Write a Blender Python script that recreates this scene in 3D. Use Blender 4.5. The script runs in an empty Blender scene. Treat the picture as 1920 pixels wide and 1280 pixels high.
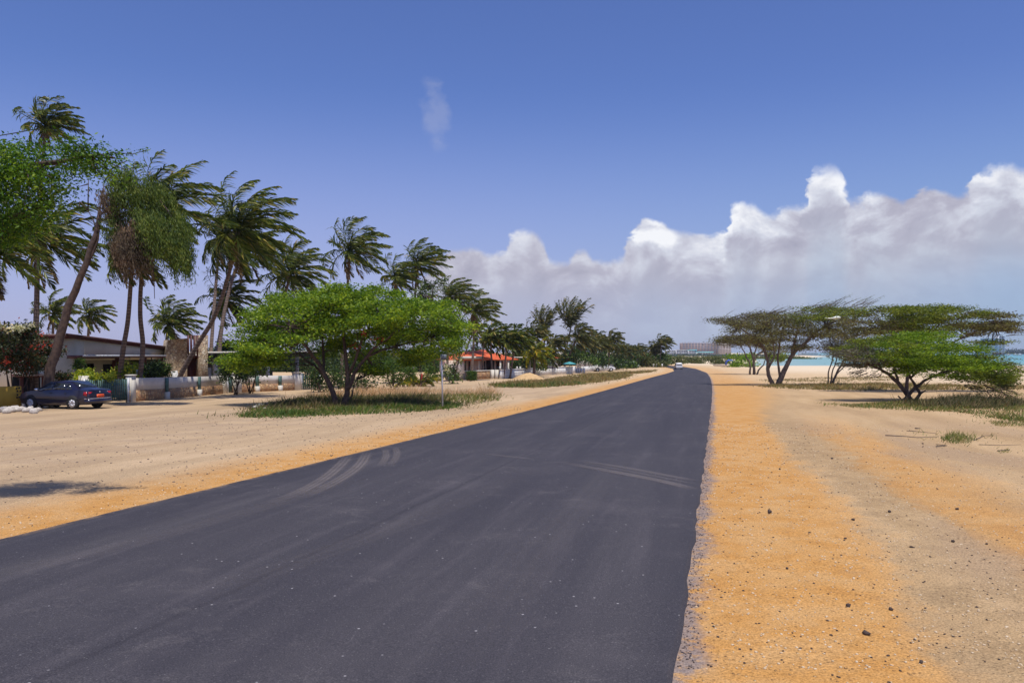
import bpy, math, random
import numpy as np
from mathutils import Vector, Matrix

# ------------------------------------------------------------------ camera, sky, sun
S = bpy.context.scene
R = math.radians
FPX = 1500.0; HOR = 660.0; CAMZ = 2.1
cam_d = bpy.data.cameras.new('camera'); cam = bpy.data.objects.new('camera', cam_d)
S.collection.objects.link(cam); S.camera = cam
cam.location = (0, 0, CAMZ); cam.rotation_euler = (R(90), 0, 0)
cam_d.sensor_width = 36; cam_d.lens = 36 * FPX / 1920; cam_d.shift_y = 20 / 1920.0
cam_d.clip_start = 0.1; cam_d.clip_end = 30000
S.render.resolution_x = 1024; S.render.resolution_y = 682
S.view_settings.view_transform = 'Standard'; S.view_settings.look = 'None'
S.view_settings.exposure = 0.0; S.view_settings.gamma = 1.0
SUN_EL = R(70); SX, SY = 0.42, -0.91
SUN_ST = 4.1; SKY_ST = 0.10

class N:
    """small node-tree helper"""
    def __init__(s, nt): s.nt = nt
    def node(s, t, **kw):
        n = s.nt.nodes.new(t)
        for k, v in kw.items(): setattr(n, k, v)
        return n
    def put(s, sock, v):
        if hasattr(v, 'is_linked') or isinstance(v, bpy.types.NodeSocket): s.nt.links.new(v, sock)
        elif v is not None:
            if isinstance(v, (tuple, list)) and len(v) == 3 and sock.type == 'RGBA': v = (*v, 1)
            sock.default_value = v
    def m(s, op, a, b=None, c=None, clamp=False):
        n = s.node('ShaderNodeMath', operation=op, use_clamp=clamp)
        s.put(n.inputs[0], a)
        if b is not None: s.put(n.inputs[1], b)
        if c is not None: s.put(n.inputs[2], c)
        return n.outputs[0]
    def vm(s, op, a, b=None):
        n = s.node('ShaderNodeVectorMath', operation=op); s.put(n.inputs[0], a)
        if b is not None: s.put(n.inputs[1], b)
        return n.outputs[0]
    def noise(s, vec, scale, detail=4, rough=.55, dist=0.0):
        n = s.node('ShaderNodeTexNoise'); s.put(n.inputs['Vector'], vec)
        n.inputs['Scale'].default_value = scale; n.inputs['Detail'].default_value = detail
        n.inputs['Roughness'].default_value = rough; n.inputs['Distortion'].default_value = dist
        return n.outputs['Fac']
    def mix(s, f, a, b, mode='MIX'):
        n = s.node('ShaderNodeMix', data_type='RGBA', blend_type=mode); n.clamp_factor = True
        s.put(n.inputs[0], f); s.put(n.inputs[6], a); s.put(n.inputs[7], b)
        return n.outputs[2]
    def ss(s, v, lo, hi):
        n = s.node('ShaderNodeMapRange', interpolation_type='SMOOTHSTEP')
        s.put(n.inputs[0], v); s.put(n.inputs[1], lo); s.put(n.inputs[2], hi)
        n.inputs[3].default_value = 0; n.inputs[4].default_value = 1
        return n.outputs[0]
    def ramp(s, f, stops):
        n = s.node('ShaderNodeValToRGB'); s.put(n.inputs[0], f); e = n.color_ramp.elements
        while len(e) < len(stops): e.new(0.5)
        for k, (p, c) in enumerate(stops): e[k].position = p; e[k].color = (*c, 1)
        return n.outputs[0]
    def xyz(s, x, y, z):
        n = s.node('ShaderNodeCombineXYZ')
        for k, v in enumerate((x, y, z)): s.put(n.inputs[k], v)
        return n.outputs[0]
    def sep(s, v):
        n = s.node('ShaderNodeSeparateXYZ'); s.put(n.inputs[0], v); return n.outputs

def make_world():
    w = bpy.data.worlds.new('World'); S.world = w; w.use_nodes = True
    nt = w.node_tree; nt.nodes.clear(); n = N(nt)
    sky = n.node('ShaderNodeTexSky', sky_type='NISHITA', sun_disc=False)
    sky.sun_elevation = SUN_EL; sky.sun_rotation = math.atan2(SX, SY)
    sky.air_density = 1.0; sky.dust_density = 0.6; sky.ozone_density = 3.0
    tc = n.node('ShaderNodeTexCoord'); d = tc.outputs['Generated']
    x, y, z = n.sep(d)
    hl = n.m('SQRT', n.m('ADD', n.m('MULTIPLY', x, x), n.m('MULTIPLY', y, y)))
    hl = n.m('MAXIMUM', hl, 0.001)
    u = n.m('ARCTAN2', x, y); v = n.m('DIVIDE', z, hl)
    base = n.mix(1.0, sky.outputs[0], SKY_TINT, 'MULTIPLY')
    # warmer, paler band low down, more teal toward the sea side
    low = n.m('SUBTRACT', 1.0, n.ss(v, 0.0, 0.34))
    side = n.ss(u, -0.35, 0.75)
    lowc = n.mix(side, (4.4, 4.45, 7.0), (3.1, 4.4, 6.4))
    base = n.mix(n.m('MULTIPLY', low, 0.72), base, lowc)
    # cloud bank: its top follows the bearing, billows come from noise on the sky sphere
    pts = [(600, 640), (760, 560), (830, 478), (880, 462), (925, 476), (955, 442), (985, 432), (1015, 446), (1030, 482),
           (1062, 492), (1090, 462), (1118, 486), (1165, 475), (1190, 425), (1225, 412), (1262, 432), (1300, 440), (1350, 436),
           (1370, 396), (1405, 380), (1440, 398), (1470, 388), (1500, 384), (1518, 332), (1548, 312), (1582, 328), (1602, 380), (1640, 360),
           (1690, 372), (1745, 352), (1800, 362), (1840, 322), (1880, 304), (1930, 318), (2100, 290), (2300, 340), (2600, 420)]
    U0, U1, VM = -0.3, 1.0, 0.30
    fc = n.node('ShaderNodeFloatCurve')
    cm = fc.mapping; c = cm.curves[0]
    out = []
    for px, py in pts:
        uu = math.atan2(px - 960, FPX); vv = (HOR - py) / FPX * math.cos(uu)
        out.append(((uu - U0) / (U1 - U0), vv / VM))
    c.points[0].location = (0, 0); c.points[1].location = (1, out[-1][1])
    for a, b in out:
        if 0 < a < 1: c.points.new(a, b)
    cm.update()
    nv = n.xyz(u, n.m('MULTIPLY', v, 1.25), 0.0)
    w1 = n.noise(nv, 9, 6, .6, .3); w2 = n.noise(nv, 34, 5, .6, .2)
    uu = n.m('ADD', u, n.m('MULTIPLY', n.m('SUBTRACT', w2, 0.5), n.m('MULTIPLY_ADD', n.ss(v, .08, .16), .030, .002)))
    fcx = n.m('DIVIDE', n.m('SUBTRACT', uu, U0), U1 - U0, clamp=True)
    n.put(fc.inputs['Value'], fcx)
    top = n.m('MULTIPLY', fc.outputs[0], VM)
    top = n.m('ADD', top, n.m('MULTIPLY', n.m('SUBTRACT', w2, 0.5), 0.022))
    top = n.m('ADD', top, n.m('MULTIPLY', n.m('SUBTRACT', w1, 0.5), 0.014))
    dep = n.m('SUBTRACT', top, v)                     # depth below the cloud top
    soft = n.m('MULTIPLY_ADD', n.noise(nv, 6, 2, .5), 0.034, -0.008)
    soft = n.m('MAXIMUM', soft, 0.003)
    mask = n.ss(dep, n.m('MULTIPLY', soft, -0.35), soft)
    # sunlit rims against grey bellies
    e1 = n.noise(n.xyz(n.m('MULTIPLY', u, 1.0), n.m('MULTIPLY', v, 1.3), 3.1), 13, 5, .58, .35)
    e2 = n.noise(n.xyz(n.m('ADD', u, 0.012), n.m('MULTIPLY', n.m('ADD', v, -0.014), 1.3), 3.1), 13, 5, .58, .35)
    emb = n.m('MULTIPLY', n.m('MULTIPLY', n.m('SUBTRACT', e1, e2), 1.9), n.m('SUBTRACT', 1.0, n.m('MULTIPLY', n.ss(dep, .025, .09), .72)))
    rim = n.m('SUBTRACT', 1.0, n.ss(dep, 0.010, 0.048))
    gc = n.node('ShaderNodeFloatCurve'); gm = gc.mapping; gcv = gm.curves[0]       # bearings of the towers that catch the sun
    gcv.points[0].location = (0, .15); gcv.points[1].location = (1, .4)
    for px, h_ in ((860, .25), (935, .35), (985, .75), (1040, .3), (1100, .5), (1140, .2), (1190, .75), (1225, 1.0), (1262, .8), (1290, .35), (1330, .8), (1375, 1.0), (1440, 1.0), (1475, .8), (1505, .45), (1548, .85), (1590, .5), (1620, .35), (1645, .5), (1680, .12), (1780, .15), (1830, .45), (1890, .62), (2000, .5)):
        gcv.points.new((math.atan2(px - 960, FPX) - U0) / (U1 - U0), h_)
    gm.update(); n.put(gc.inputs['Value'], fcx)
    gate = n.m('MULTIPLY', gc.outputs[0], n.m('MULTIPLY_ADD', n.ss(w1, .34, .56), .5, .5))
    lum = n.m('ADD', n.m('MULTIPLY', n.m('MULTIPLY', rim, gate), 0.66), n.m('ADD', 0.33, emb))
    lum = n.m('ADD', lum, n.m('MULTIPLY', n.m('SUBTRACT', w1, 0.5), 0.22))
    lum = n.m('MULTIPLY', lum, n.m('MULTIPLY_ADD', n.ss(u, 0.02, 0.25), 0.25, 0.78), clamp=True)
    ccol = n.ramp(lum, [(0.0, (.43, .422, .53)), (.3, (.52, .512, .62)), (.62, (.72, .74, .84)), (.92, (1.0, 1.01, 1.05))])
    ccol = n.mix(1.0, ccol, (9.4, 9.4, 9.4), 'MULTIPLY')
    ccol = n.mix(n.m('MULTIPLY', side, n.ss(dep, 0.0, 0.2)), ccol, n.mix(1.0, ccol, (.80, 1.0, 1.04), 'MULTIPLY'))
    fade = n.m('MULTIPLY_ADD', n.ss(v, 0.02, 0.11), 0.42, 0.55)      # the bank thins into the air below it
    fade = n.m('MULTIPLY', fade, n.m('SUBTRACT', 1.0, n.m('MULTIPLY', n.ss(dep, 0.06, 0.22), 0.30)))
    rightthin = n.m('SUBTRACT', 1.0, n.m('MULTIPLY', n.m('MULTIPLY', n.ss(u, .40, .58), n.m('SUBTRACT', 1.0, n.ss(v, .03, .13))), 0.75))
    fade = n.m('MULTIPLY', fade, rightthin)
    fac = n.m('MULTIPLY', mask, fade, clamp=True)
    col = n.mix(fac, base, ccol)
    # one faint wisp high in the blue
    du = n.m('DIVIDE', n.m('SUBTRACT', u, n.m('MULTIPLY_ADD', v, -0.10, -0.066)), 0.018)
    dv = n.m('DIVIDE', n.m('SUBTRACT', v, 0.296), 0.046)
    rr = n.m('ADD', n.m('MULTIPLY', du, du), n.m('MULTIPLY', dv, dv))
    rr = n.m('ADD', rr, n.m('MULTIPLY', n.m('SUBTRACT', w2, .5), 3.2))
    wf = n.m('MULTIPLY', n.m('SUBTRACT', 1.0, n.ss(rr, 0.0, 1.25)), 0.17)
    col = n.mix(wf, col, (6.4, 6.3, 7.0))
    bg = n.node('ShaderNodeBackground'); n.put(bg.inputs[0], col); bg.inputs[1].default_value = SKY_ST
    o = n.node('ShaderNodeOutputWorld'); nt.links.new(bg.outputs[0], o.inputs[0])
SKY_TINT = (.77, .84, 1.27)
make_world()
sl = bpy.data.lights.new('sun', 'SUN'); so = bpy.data.objects.new('sun', sl); S.collection.objects.link(so)
sl.energy = SUN_ST; sl.angle = R(0.5); sl.color = (1.0, 0.955, 0.88)
sd = Vector((SX, SY, 0)).normalized() * math.cos(SUN_EL) + Vector((0, 0, math.sin(SUN_EL)))
so.rotation_euler = (-sd).to_track_quat('-Z', 'Y').to_euler(); so.location = (0, -20, 60)

# ------------------------------------------------------------------ helpers
rnd = random.Random(7)
def gz(Y): return -1.5 * math.tanh(max(Y, 0.0) / 107.0)
def Dy(py):                                   # distance at which the ground is seen at that height
    lo, hi = 2.0, 3000.0
    for _ in range(60):
        mid = (lo + hi) / 2
        if (py - HOR) / FPX * mid < CAMZ - gz(mid): lo = mid
        else: hi = mid
    return lo
def at(px, py, Y): return Vector(((px - 960) * Y / FPX, Y, CAMZ - (py - HOR) * Y / FPX))
def G(px, py):
    Y = Dy(py); return Vector(((px - 960) * Y / FPX, Y, gz(Y)))
def Gy(px, Y): return Vector(((px - 960) * Y / FPX, Y, gz(Y)))

class MB:
    def __init__(s): s.V = []; s.F = []; s.n = 0
    def add(s, V, F):
        V = np.asarray(V, dtype=float).reshape(-1, 3)
        if isinstance(F, np.ndarray): s.F.append(F + s.n)
        else:
            by = {}
            for f in F: by.setdefault(len(f), []).append(f)
            for k, fs in by.items(): s.F.append(np.array(fs, dtype=np.int64) + s.n)
        s.V.append(V); s.n += len(V); return s
    def box(s, x0, x1, y0, y1, z0, z1, M=None):
        V = np.array([(x, y, z) for z in (z0, z1) for y in (y0, y1) for x in (x0, x1)], float)
        if M is not None: V = np.array([M(*p) for p in V])
        return s.add(V, [(0, 2, 3, 1), (4, 5, 7, 6), (0, 1, 5, 4), (2, 6, 7, 3), (0, 4, 6, 2), (1, 3, 7, 5)])
    def tube(s, pts, radii, sides=8, cap=True):
        P = [Vector(p) for p in pts]; k = len(P)
        if not hasattr(radii, '__len__'): radii = [radii] * k
        V = []; up = None
        for i in range(k):
            t = (P[min(i + 1, k - 1)] - P[max(i - 1, 0)]).normalized()
            if up is None: up = Vector((1, 0, 0)) if abs(t.x) < .8 else Vector((0, 1, 0))
            a = (up - t * up.dot(t)).normalized(); b = t.cross(a); up = a
            for j in range(sides):
                an = 2 * math.pi * j / sides
                V.append(P[i] + (a * math.cos(an) + b * math.sin(an)) * radii[i])
        F = [(i * sides + j, i * sides + (j + 1) % sides, (i + 1) * sides + (j + 1) % sides, (i + 1) * sides + j)
             for i in range(k - 1) for j in range(sides)]
        if cap: F.append(tuple(reversed(range(sides)))); F.append(tuple((k - 1) * sides + j for j in range(sides)))
        return s.add([tuple(v) for v in V], F)
    def cyl(s, c, axis, r, h, sides=20):
        c = Vector(c); ax = Vector(axis).normalized() * h / 2
        return s.tube([c - ax, c + ax], [r, r], sides)
    def build(s, name, mat, root=None, smooth=False, sharp=None):
        V = np.concatenate(s.V) if s.V else np.zeros((0, 3))
        me = bpy.data.meshes.new(name)
        base = np.array(root.location) if root is not None and isinstance(root, bpy.types.Object) else (np.array(root) if root is not None else np.zeros(3))
        if isinstance(root, bpy.types.Object) and root.parent: base = np.array(root.parent.location)
        V = V - base
        me.vertices.add(len(V)); me.vertices.foreach_set('co', V.ravel().astype(np.float32))
        tot = sum(f.size for f in s.F); npoly = sum(len(f) for f in s.F)
        me.loops.add(tot); me.polygons.add(npoly)
        me.loops.foreach_set('vertex_index', np.concatenate([f.ravel() for f in s.F]).astype(np.int32))
        ls = []; st = 0
        for f in s.F:
            ls.append(st + np.arange(len(f)) * f.shape[1]); st += f.size
        me.polygons.foreach_set('loop_start', np.concatenate(ls).astype(np.int32))
        me.update(calc_edges=True); me.validate()
        if smooth:
            me.polygons.foreach_set('use_smooth', [True] * len(me.polygons))
            if sharp: me.set_sharp_from_angle(angle=R(sharp))
        me.materials.append(mat)
        o = bpy.data.objects.new(name, me); S.collection.objects.link(o)
        if isinstance(root, bpy.types.Object): o.parent = root
        elif root is not None: o.location = root
        return o

def tag(o, label=None, cat=None, group=None, kind=None):
    if label: o['label'] = label
    if cat: o['category'] = cat
    if group: o['group'] = group
    if kind: o['kind'] = kind
    return o
def thing(name, label, cat, loc, group=None):
    o = bpy.data.objects.new(name, None); S.collection.objects.link(o); o.location = loc
    o.empty_display_size = .3
    return tag(o, label, cat, group)

# ------------------------------------------------------------------ materials
def newmat(name):
    m = bpy.data.materials.new(name); m.use_nodes = True; m.node_tree.nodes.clear(); n = N(m.node_tree)
    out = n.node('ShaderNodeOutputMaterial'); b = n.node('ShaderNodeBsdfPrincipled')
    m.node_tree.links.new(b.outputs[0], out.inputs[0]); return m, n, b, out
def bump(n, b, h, strength=.3, dist=.02):
    bp = n.node('ShaderNodeBump'); bp.inputs['Strength'].default_value = strength; bp.inputs['Distance'].default_value = dist
    n.put(bp.inputs['Height'], h); n.nt.links.new(bp.outputs[0], b.inputs['Normal'])
def pmat(name, c1, c2=None, scale=3, rough=.8, bmp=.2, metal=0, bscale=None, spec=.5, coat=0):
    m, n, b, out = newmat(name)
    tc = n.node('ShaderNodeTexCoord').outputs['Object']
    f = n.noise(tc, scale, 6, .6)
    c2 = c2 or tuple(x * .72 for x in c1)
    col = n.ramp(f, [(.32, c1), (.68, c2)])
    n.put(b.inputs['Base Color'], col); b.inputs['Roughness'].default_value = rough
    b.inputs['Metallic'].default_value = metal; b.inputs['Specular IOR Level'].default_value = spec
    b.inputs['Coat Weight'].default_value = coat
    if bmp: bump(n, b, n.noise(tc, bscale or scale * 6, 5, .6), bmp, .02)
    return m
def leafmat(name, stops, trans=.35, rough=.5):
    m, n, b, out = newmat(name)
    geo = n.node('ShaderNodeNewGeometry')
    col = n.ramp(geo.outputs['Random Per Island'], stops)
    big = n.noise(n.node('ShaderNodeTexCoord').outputs['Object'], 1.3, 3, .5)
    col = n.mix(1.0, col, n.ramp(big, [(.3, (.62, .70, .66)), (.5, (.95, .97, .9)), (.68, (1.35, 1.22, 1.0))]), 'MULTIPLY')
    n.put(b.inputs['Base Color'], col); b.inputs['Roughness'].default_value = rough
    b.inputs['Specular IOR Level'].default_value = .3
    tr = n.node('ShaderNodeBsdfTranslucent'); n.put(tr.inputs[0], n.mix(1.0, col, (1.15, 1.25, .6), 'MULTIPLY'))
    mx = n.node('ShaderNodeMixShader'); mx.inputs[0].default_value = trans
    n.nt.links.new(b.outputs[0], mx.inputs[1]); n.nt.links.new(tr.outputs[0], mx.inputs[2]); n.nt.links.new(mx.outputs[0], out.inputs[0])
    return m
def stonemat(name, cells, mortar, scale, rough=.85, mw=.06, bd=.06):
    m, n, b, out = newmat(name)
    tc = n.node('ShaderNodeTexCoord').outputs['Object']
    wv = n.vm('ADD', tc, n.vm('SCALE', tc, None) ) if False else tc
    vo = n.node('ShaderNodeTexVoronoi'); n.put(vo.inputs['Vector'], wv); vo.inputs['Scale'].default_value = scale
    ve = n.node('ShaderNodeTexVoronoi', feature='DISTANCE_TO_EDGE'); n.put(ve.inputs['Vector'], wv); ve.inputs['Scale'].default_value = scale
    cr, cg, cb = n.sep(vo.outputs['Color'])
    k = len(cells); col = n.ramp(cr, [((i + .5) / k, c) for i, c in enumerate(cells)])
    col = n.mix(n.m('MULTIPLY', n.noise(tc, scale * 5, 4), .35), col, (.12, .08, .05))
    ed = n.ss(ve.outputs['Distance'], mw * .4, mw)
    col = n.mix(ed, mortar, col)
    n.put(b.inputs['Base Color'], col); b.inputs['Roughness'].default_value = rough
    bump(n, b, n.m('ADD', ed, n.m('MULTIPLY', n.noise(tc, scale * 6, 4), .4)), .9, bd)
    return m

M = {}
M['bark'] = pmat('bark', (.125, .08, .06), (.045, .028, .024), 6, .9, .6)
M['bark_grey'] = pmat('bark_grey', (.20, .16, .125), (.08, .055, .045), 8, .9, .6)
M['twig'] = pmat('twig', (.15, .12, .095), (.07, .05, .045), 10, .9, 0)
M['white_paint'] = pmat('white_paint', (.74, .73, .70), (.52, .50, .47), 2.5, .7, .15)
M['whitewash'] = pmat('whitewash', (.72, .71, .69), (.45, .43, .40), 5, .85, .3)
M['cream'] = pmat('cream_render', (.72, .67, .53), (.62, .57, .43), 1.2, .85, .15)
M['offwhite'] = pmat('offwhite_render', (.70, .66, .58), (.56, .52, .45), 1.0, .85, .15)
M['grey_render'] = pmat('grey_render', (.64, .60, .55), (.50, .46, .42), 1.3, .88, .25)
M['dkred'] = pmat('dark_red_paint', (.10, .020, .018), (.06, .013, .012), 3, .55, .1)
M['maroon'] = pmat('dark_maroon_board', (.075, .022, .022), (.05, .016, .016), 4, .7, .2)
M['redbrown'] = pmat('red_brown_board', (.20, .05, .03), (.11, .03, .022), 4, .7, .2)
M['green_paint'] = pmat('green_paint', (.085, .17, .15), (.04, .085, .075), 5, .6, .1)
M['teal'] = pmat('teal_paint', (.10, .42, .42), (.07, .30, .32), 4, .5, .1)
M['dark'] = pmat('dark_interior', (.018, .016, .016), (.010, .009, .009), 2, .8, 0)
M['glass'] = pmat('window_glass', (.025, .03, .035), (.015, .017, .02), 2, .08, 0, spec=.8)
M['orange_tile'] = pmat('orange_roof_tile', (.74, .135, .035), (.50, .085, .03), 3, .75, .5, bscale=9)
M['yellow_wall'] = pmat('yellow_render', (.55, .33, .035), (.40, .23, .03), 1.5, .85, .2)
M['stone_tower'] = stonemat('pale_rubble_stone', [(.62, .50, .32), (.44, .30, .18), (.70, .60, .44), (.36, .24, .15), (.58, .42, .26)], (.13, .09, .06), 6.5)
M['stone_wall'] = stonemat('orange_rubble_stone', [(.58, .33, .15), (.44, .22, .11), (.68, .46, .24), (.34, .17, .10), (.60, .38, .2)], (.24, .16, .10), 5.5)
M['rock'] = pmat('pale_coral_rock', (.66, .60, .52), (.32, .27, .23), 7, .9, .9)
M['dark_rock'] = pmat('dark_pebble', (.09, .06, .045), (.05, .035, .03), 9, .9, .4)
M['pale_rock'] = pmat('pale_pebble', (.72, .58, .40), (.5, .36, .2), 9, .9, .3)
M['car_blue'] = pmat('dark_blue_car_paint', (.010, .010, .036), (.008, .008, .028), 2, .28, 0, spec=.5, coat=.5)
M['car_white'] = pmat('white_car_paint', (.78, .78, .78), (.72, .72, .72), 1, .3, 0, coat=.5)
M['tyre'] = pmat('tyre_rubber', (.02, .02, .02), (.014, .014, .014), 10, .85, .1)
M['alloy'] = pmat('silver_wheel_trim', (.62, .62, .64), (.48, .48, .5), 6, .35, 0, metal=.5)
M['chrome'] = pmat('chrome_strip', (.75, .76, .78), (.6, .6, .62), 2, .22, 0, metal=.8)
M['red_lens'] = pmat('red_lamp_lens', (.42, .015, .02), (.3, .01, .015), 6, .2, 0)
M['clear_lens'] = pmat('clear_lamp_lens', (.7, .66, .58), (.6, .55, .45), 6, .2, 0)
M['plate'] = pmat('orange_number_plate', (.86, .12, .02), (.8, .1, .02), 2, .5, 0)
M['plate_ink'] = pmat('dark_plate_ink', (.32, .02, .01), (.25, .02, .01), 2, .6, 0)
M['galv'] = pmat('galvanised_pole', (.66, .67, .70), (.50, .51, .55), 6, .45, .1, metal=.2)
M['blue_cloth'] = pmat('blue_tarpaulin', (.04, .12, .50), (.03, .07, .32), 3, .6, .2)
M['concrete_raw'] = pmat('raw_concrete', (.34, .26, .235), (.25, .19, .175), .06, .9, 0)
M['concrete_lit'] = pmat('concrete_lit_face', (.50, .46, .43), (.42, .39, .37), .06, .9, 0)  # paler copy paints the light on the unfinished building's right face
M['hotel_white'] = pmat('hotel_white', (.72, .75, .78), (.64, .68, .72), .05, .8, 0)
M['hotel_dark'] = pmat('hotel_shade', (.17, .20, .27), (.13, .15, .22), .1, .7, 0)
M['hotel_teal'] = pmat('hotel_teal', (.22, .55, .58), (.18, .48, .52), .05, .6, 0)
M['haze_tower'] = pmat('tower_haze_tint', (.50, .60, .68), (.44, .54, .62), .02, .9, 0)  # distance haze put into the wall colour
M['haze_window'] = pmat('tower_window_haze_tint', (.38, .48, .56), (.34, .44, .52), .02, .9, 0)  # windows paled and blued in colour for the same haze
M['bag'] = pmat('white_plastic', (.80, .82, .70), (.7, .72, .6), 4, .5, .2)
M['yellow_paint'] = pmat('yellow_paint', (.75, .45, .05), (.65, .38, .04), 3, .5, 0)
M['red_plastic'] = pmat('red_plastic', (.55, .03, .03), (.4, .02, .02), 3, .5, 0)
M['wire'] = pmat('black_cable', (.03, .03, .035), (.02, .02, .025), 3, .6, 0)
M['sand_heap'] = pmat('heaped_sand', (.66, .45, .22), (.50, .32, .15), 1.8, .95, .6)
M['coconut'] = pmat('coconut', (.30, .20, .05), (.16, .13, .04), 4, .6, .1)

def palm_trunk_mat():
    m, n, b, out = newmat('palm_trunk_bark'); tc = n.node('ShaderNodeTexCoord').outputs['Object']
    x, y, z = n.sep(tc)
    ring = n.m('PINGPONG', n.m('ADD', n.m('MULTIPLY', z, 1.0), n.m('MULTIPLY', n.noise(tc, 2, 3), .15)), .09)
    rf = n.ss(ring, 0.0, .03)
    col = n.ramp(n.noise(tc, 3.5, 5, .6), [(.3, (.24, .175, .135)), (.7, (.12, .08, .065))])
    col = n.mix(rf, (.05, .035, .03), col); n.put(b.inputs['Base Color'], col); b.inputs['Roughness'].default_value = .9
    bump(n, b, n.m('ADD', rf, n.noise(tc, 18, 4)), .7, .03); return m
M['palm_trunk'] = palm_trunk_mat()
M['frond'] = leafmat('palm_frond', [(0, (.030, .052, .012)), (.4, (.070, .100, .018)), (.70, (.135, .165, .026)), (.88, (.24, .25, .045)), (.97, (.36, .27, .07))], .34, .35)
M['frond_dark'] = leafmat('palm_frond_far', [(0, (.040, .052, .022)), (.45, (.092, .105, .032)), (.78, (.17, .17, .045)), (.95, (.28, .21, .08))], .30, .45)
M['frond_yellow'] = leafmat('palm_frond_yellow', [(0, (.06, .10, .012)), (.45, (.16, .20, .02)), (.8, (.34, .31, .03)), (.95, (.50, .32, .03))], .4, .45)
M['frond_dead'] = leafmat('dead_palm_frond', [(0, (.10, .06, .03)), (.5, (.2, .13, .07)), (.9, (.32, .22, .12))], .2, .8)
M['leaf_bright'] = leafmat('bright_feathery_leaf', [(0, (.050, .105, .012)), (.35, (.130, .230, .014)), (.7, (.225, .340, .016)), (.93, (.37, .45, .030))], .36, .5)
M['leaf_over'] = leafmat('overhanging_leaf', [(0, (.03, .08, .010)), (.4, (.075, .165, .013)), (.75, (.14, .26, .018)), (.95, (.26, .37, .03))], .4, .5)
M['leaf_acacia'] = leafmat('acacia_leaf', [(0, (.06, .085, .014)), (.4, (.125, .165, .020)), (.75, (.20, .25, .024)), (.95, (.31, .34, .04))], .35, .6)
M['leaf_acacia_green'] = leafmat('acacia_leaf_green', [(0, (.06, .11, .010)), (.4, (.14, .235, .012)), (.75, (.24, .36, .016)), (.95, (.37, .45, .03))], .4, .6)
M['leaf_acacia_dry'] = leafmat('acacia_leaf_dry', [(0, (.065, .05, .035)), (.35, (.13, .105, .065)), (.7, (.19, .175, .06)), (.95, (.27, .27, .08))], .3, .7)
M['leaf_grey'] = leafmat('acacia_twig_grey', [(0, (.08, .07, .065)), (.5, (.15, .135, .12)), (.8, (.18, .175, .11)), (.95, (.22, .24, .1))], .2, .8)
M['leaf_weep'] = leafmat('weeping_leaf', [(0, (.040, .075, .012)), (.45, (.095, .145, .020)), (.8, (.165, .21, .03)), (.95, (.23, .26, .06))], .35, .6)
M['leaf_brown'] = leafmat('dead_weeping_leaf', [(0, (.085, .055, .04)), (.5, (.15, .10, .07)), (.9, (.22, .155, .10))], .2, .8)
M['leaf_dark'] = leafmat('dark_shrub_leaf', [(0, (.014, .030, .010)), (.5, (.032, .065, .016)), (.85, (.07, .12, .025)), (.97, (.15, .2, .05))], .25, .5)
M['leaf_mid'] = leafmat('mid_shrub_leaf', [(0, (.03, .065, .012)), (.5, (.06, .125, .018)), (.85, (.115, .195, .03)), (.97, (.2, .26, .05))], .3, .5)
M['leaf_olive'] = leafmat('olive_scrub_leaf', [(0, (.06, .075, .025)), (.5, (.11, .125, .04)), (.85, (.16, .165, .06)), (.97, (.2, .2, .1))], .3, .7)
M['leaf_yellow'] = leafmat('yellow_green_leaf', [(0, (.08, .15, .015)), (.4, (.22, .32, .02)), (.75, (.50, .50, .03)), (.95, (.66, .58, .08))], .4, .5)
M['leaf_boug'] = leafmat('bougainvillea_leaf', [(0, (.014, .025, .010)), (.45, (.04, .06, .018)), (.80, (.085, .085, .03)), (.93, (.12, .05, .025)), (.985, (.26, .05, .03))], .3, .6)
M['petal_red'] = leafmat('red_petal', [(0, (.32, .02, .012)), (.6, (.55, .05, .03)), (.95, (.60, .14, .08))], .35, .6)
M['petal_white'] = leafmat('white_petal', [(0, (.55, .50, .36)), (.6, (.72, .66, .48)), (.95, (.78, .74, .66))], .35, .6)
M['grass'] = leafmat('verge_grass', [(0, (.07, .10, .025)), (.35, (.115, .165, .03)), (.62, (.20, .22, .05)), (.82, (.26, .17, .075)), (.95, (.34, .25, .14))], .3, .7)
M['grass_dry'] = leafmat('dry_grass', [(0, (.14, .12, .045)), (.35, (.26, .20, .085)), (.65, (.34, .24, .12)), (.85, (.17, .19, .055)), (.95, (.2, .09, .07))], .3, .8)
M['grass_dark'] = leafmat('dark_weeds', [(0, (.045, .06, .02)), (.4, (.09, .10, .035)), (.7, (.14, .085, .06)), (.92, (.24, .2, .1))], .25, .8)
M['straw'] = leafmat('pale_seed_head', [(0, (.40, .27, .15)), (.5, (.55, .36, .22)), (.9, (.66, .42, .32))], .3, .8)

# ------------------------------------------------------------------ ground, road, sea
ycur = [0, 3, 6.53, 9.4, 14, 21, 32, 52.7, 75, 94, 115, 133, 165, 187, 199, 230, 300, 420]
XRp = [(-30, -5.6), (0, -.25)]
def edge_from(pxs):
    out = []
    for px, py in pxs:
        p = G(px, py); out.append((p.y, p.x))
    return sorted(out)
RE = edge_from([(1255, 1280), (1272, 1150), (1286, 1080), (1303, 975), (1314, 900), (1324, 830), (1331, 760), (1333.5, 735), (1334, 718), (1331, 708), (1324, 699)])
LE = edge_from([(0, 1018.5), (250, 956), (480, 900), (750, 835), (875, 802), (1000, 768), (1110, 739), (1180, 720), (1217, 710), (1248, 701)])
def smooth(E):
    E = np.array(E); c = np.polyfit(E[:, 0], E[:, 1], 3, w=1 / E[:, 0] ** .5); return [(float(y), float(np.polyval(c, y))) for y in np.linspace(E[0, 0], E[-1, 0], 30)]
RE = smooth(RE); LE = smooth(LE)
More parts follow.
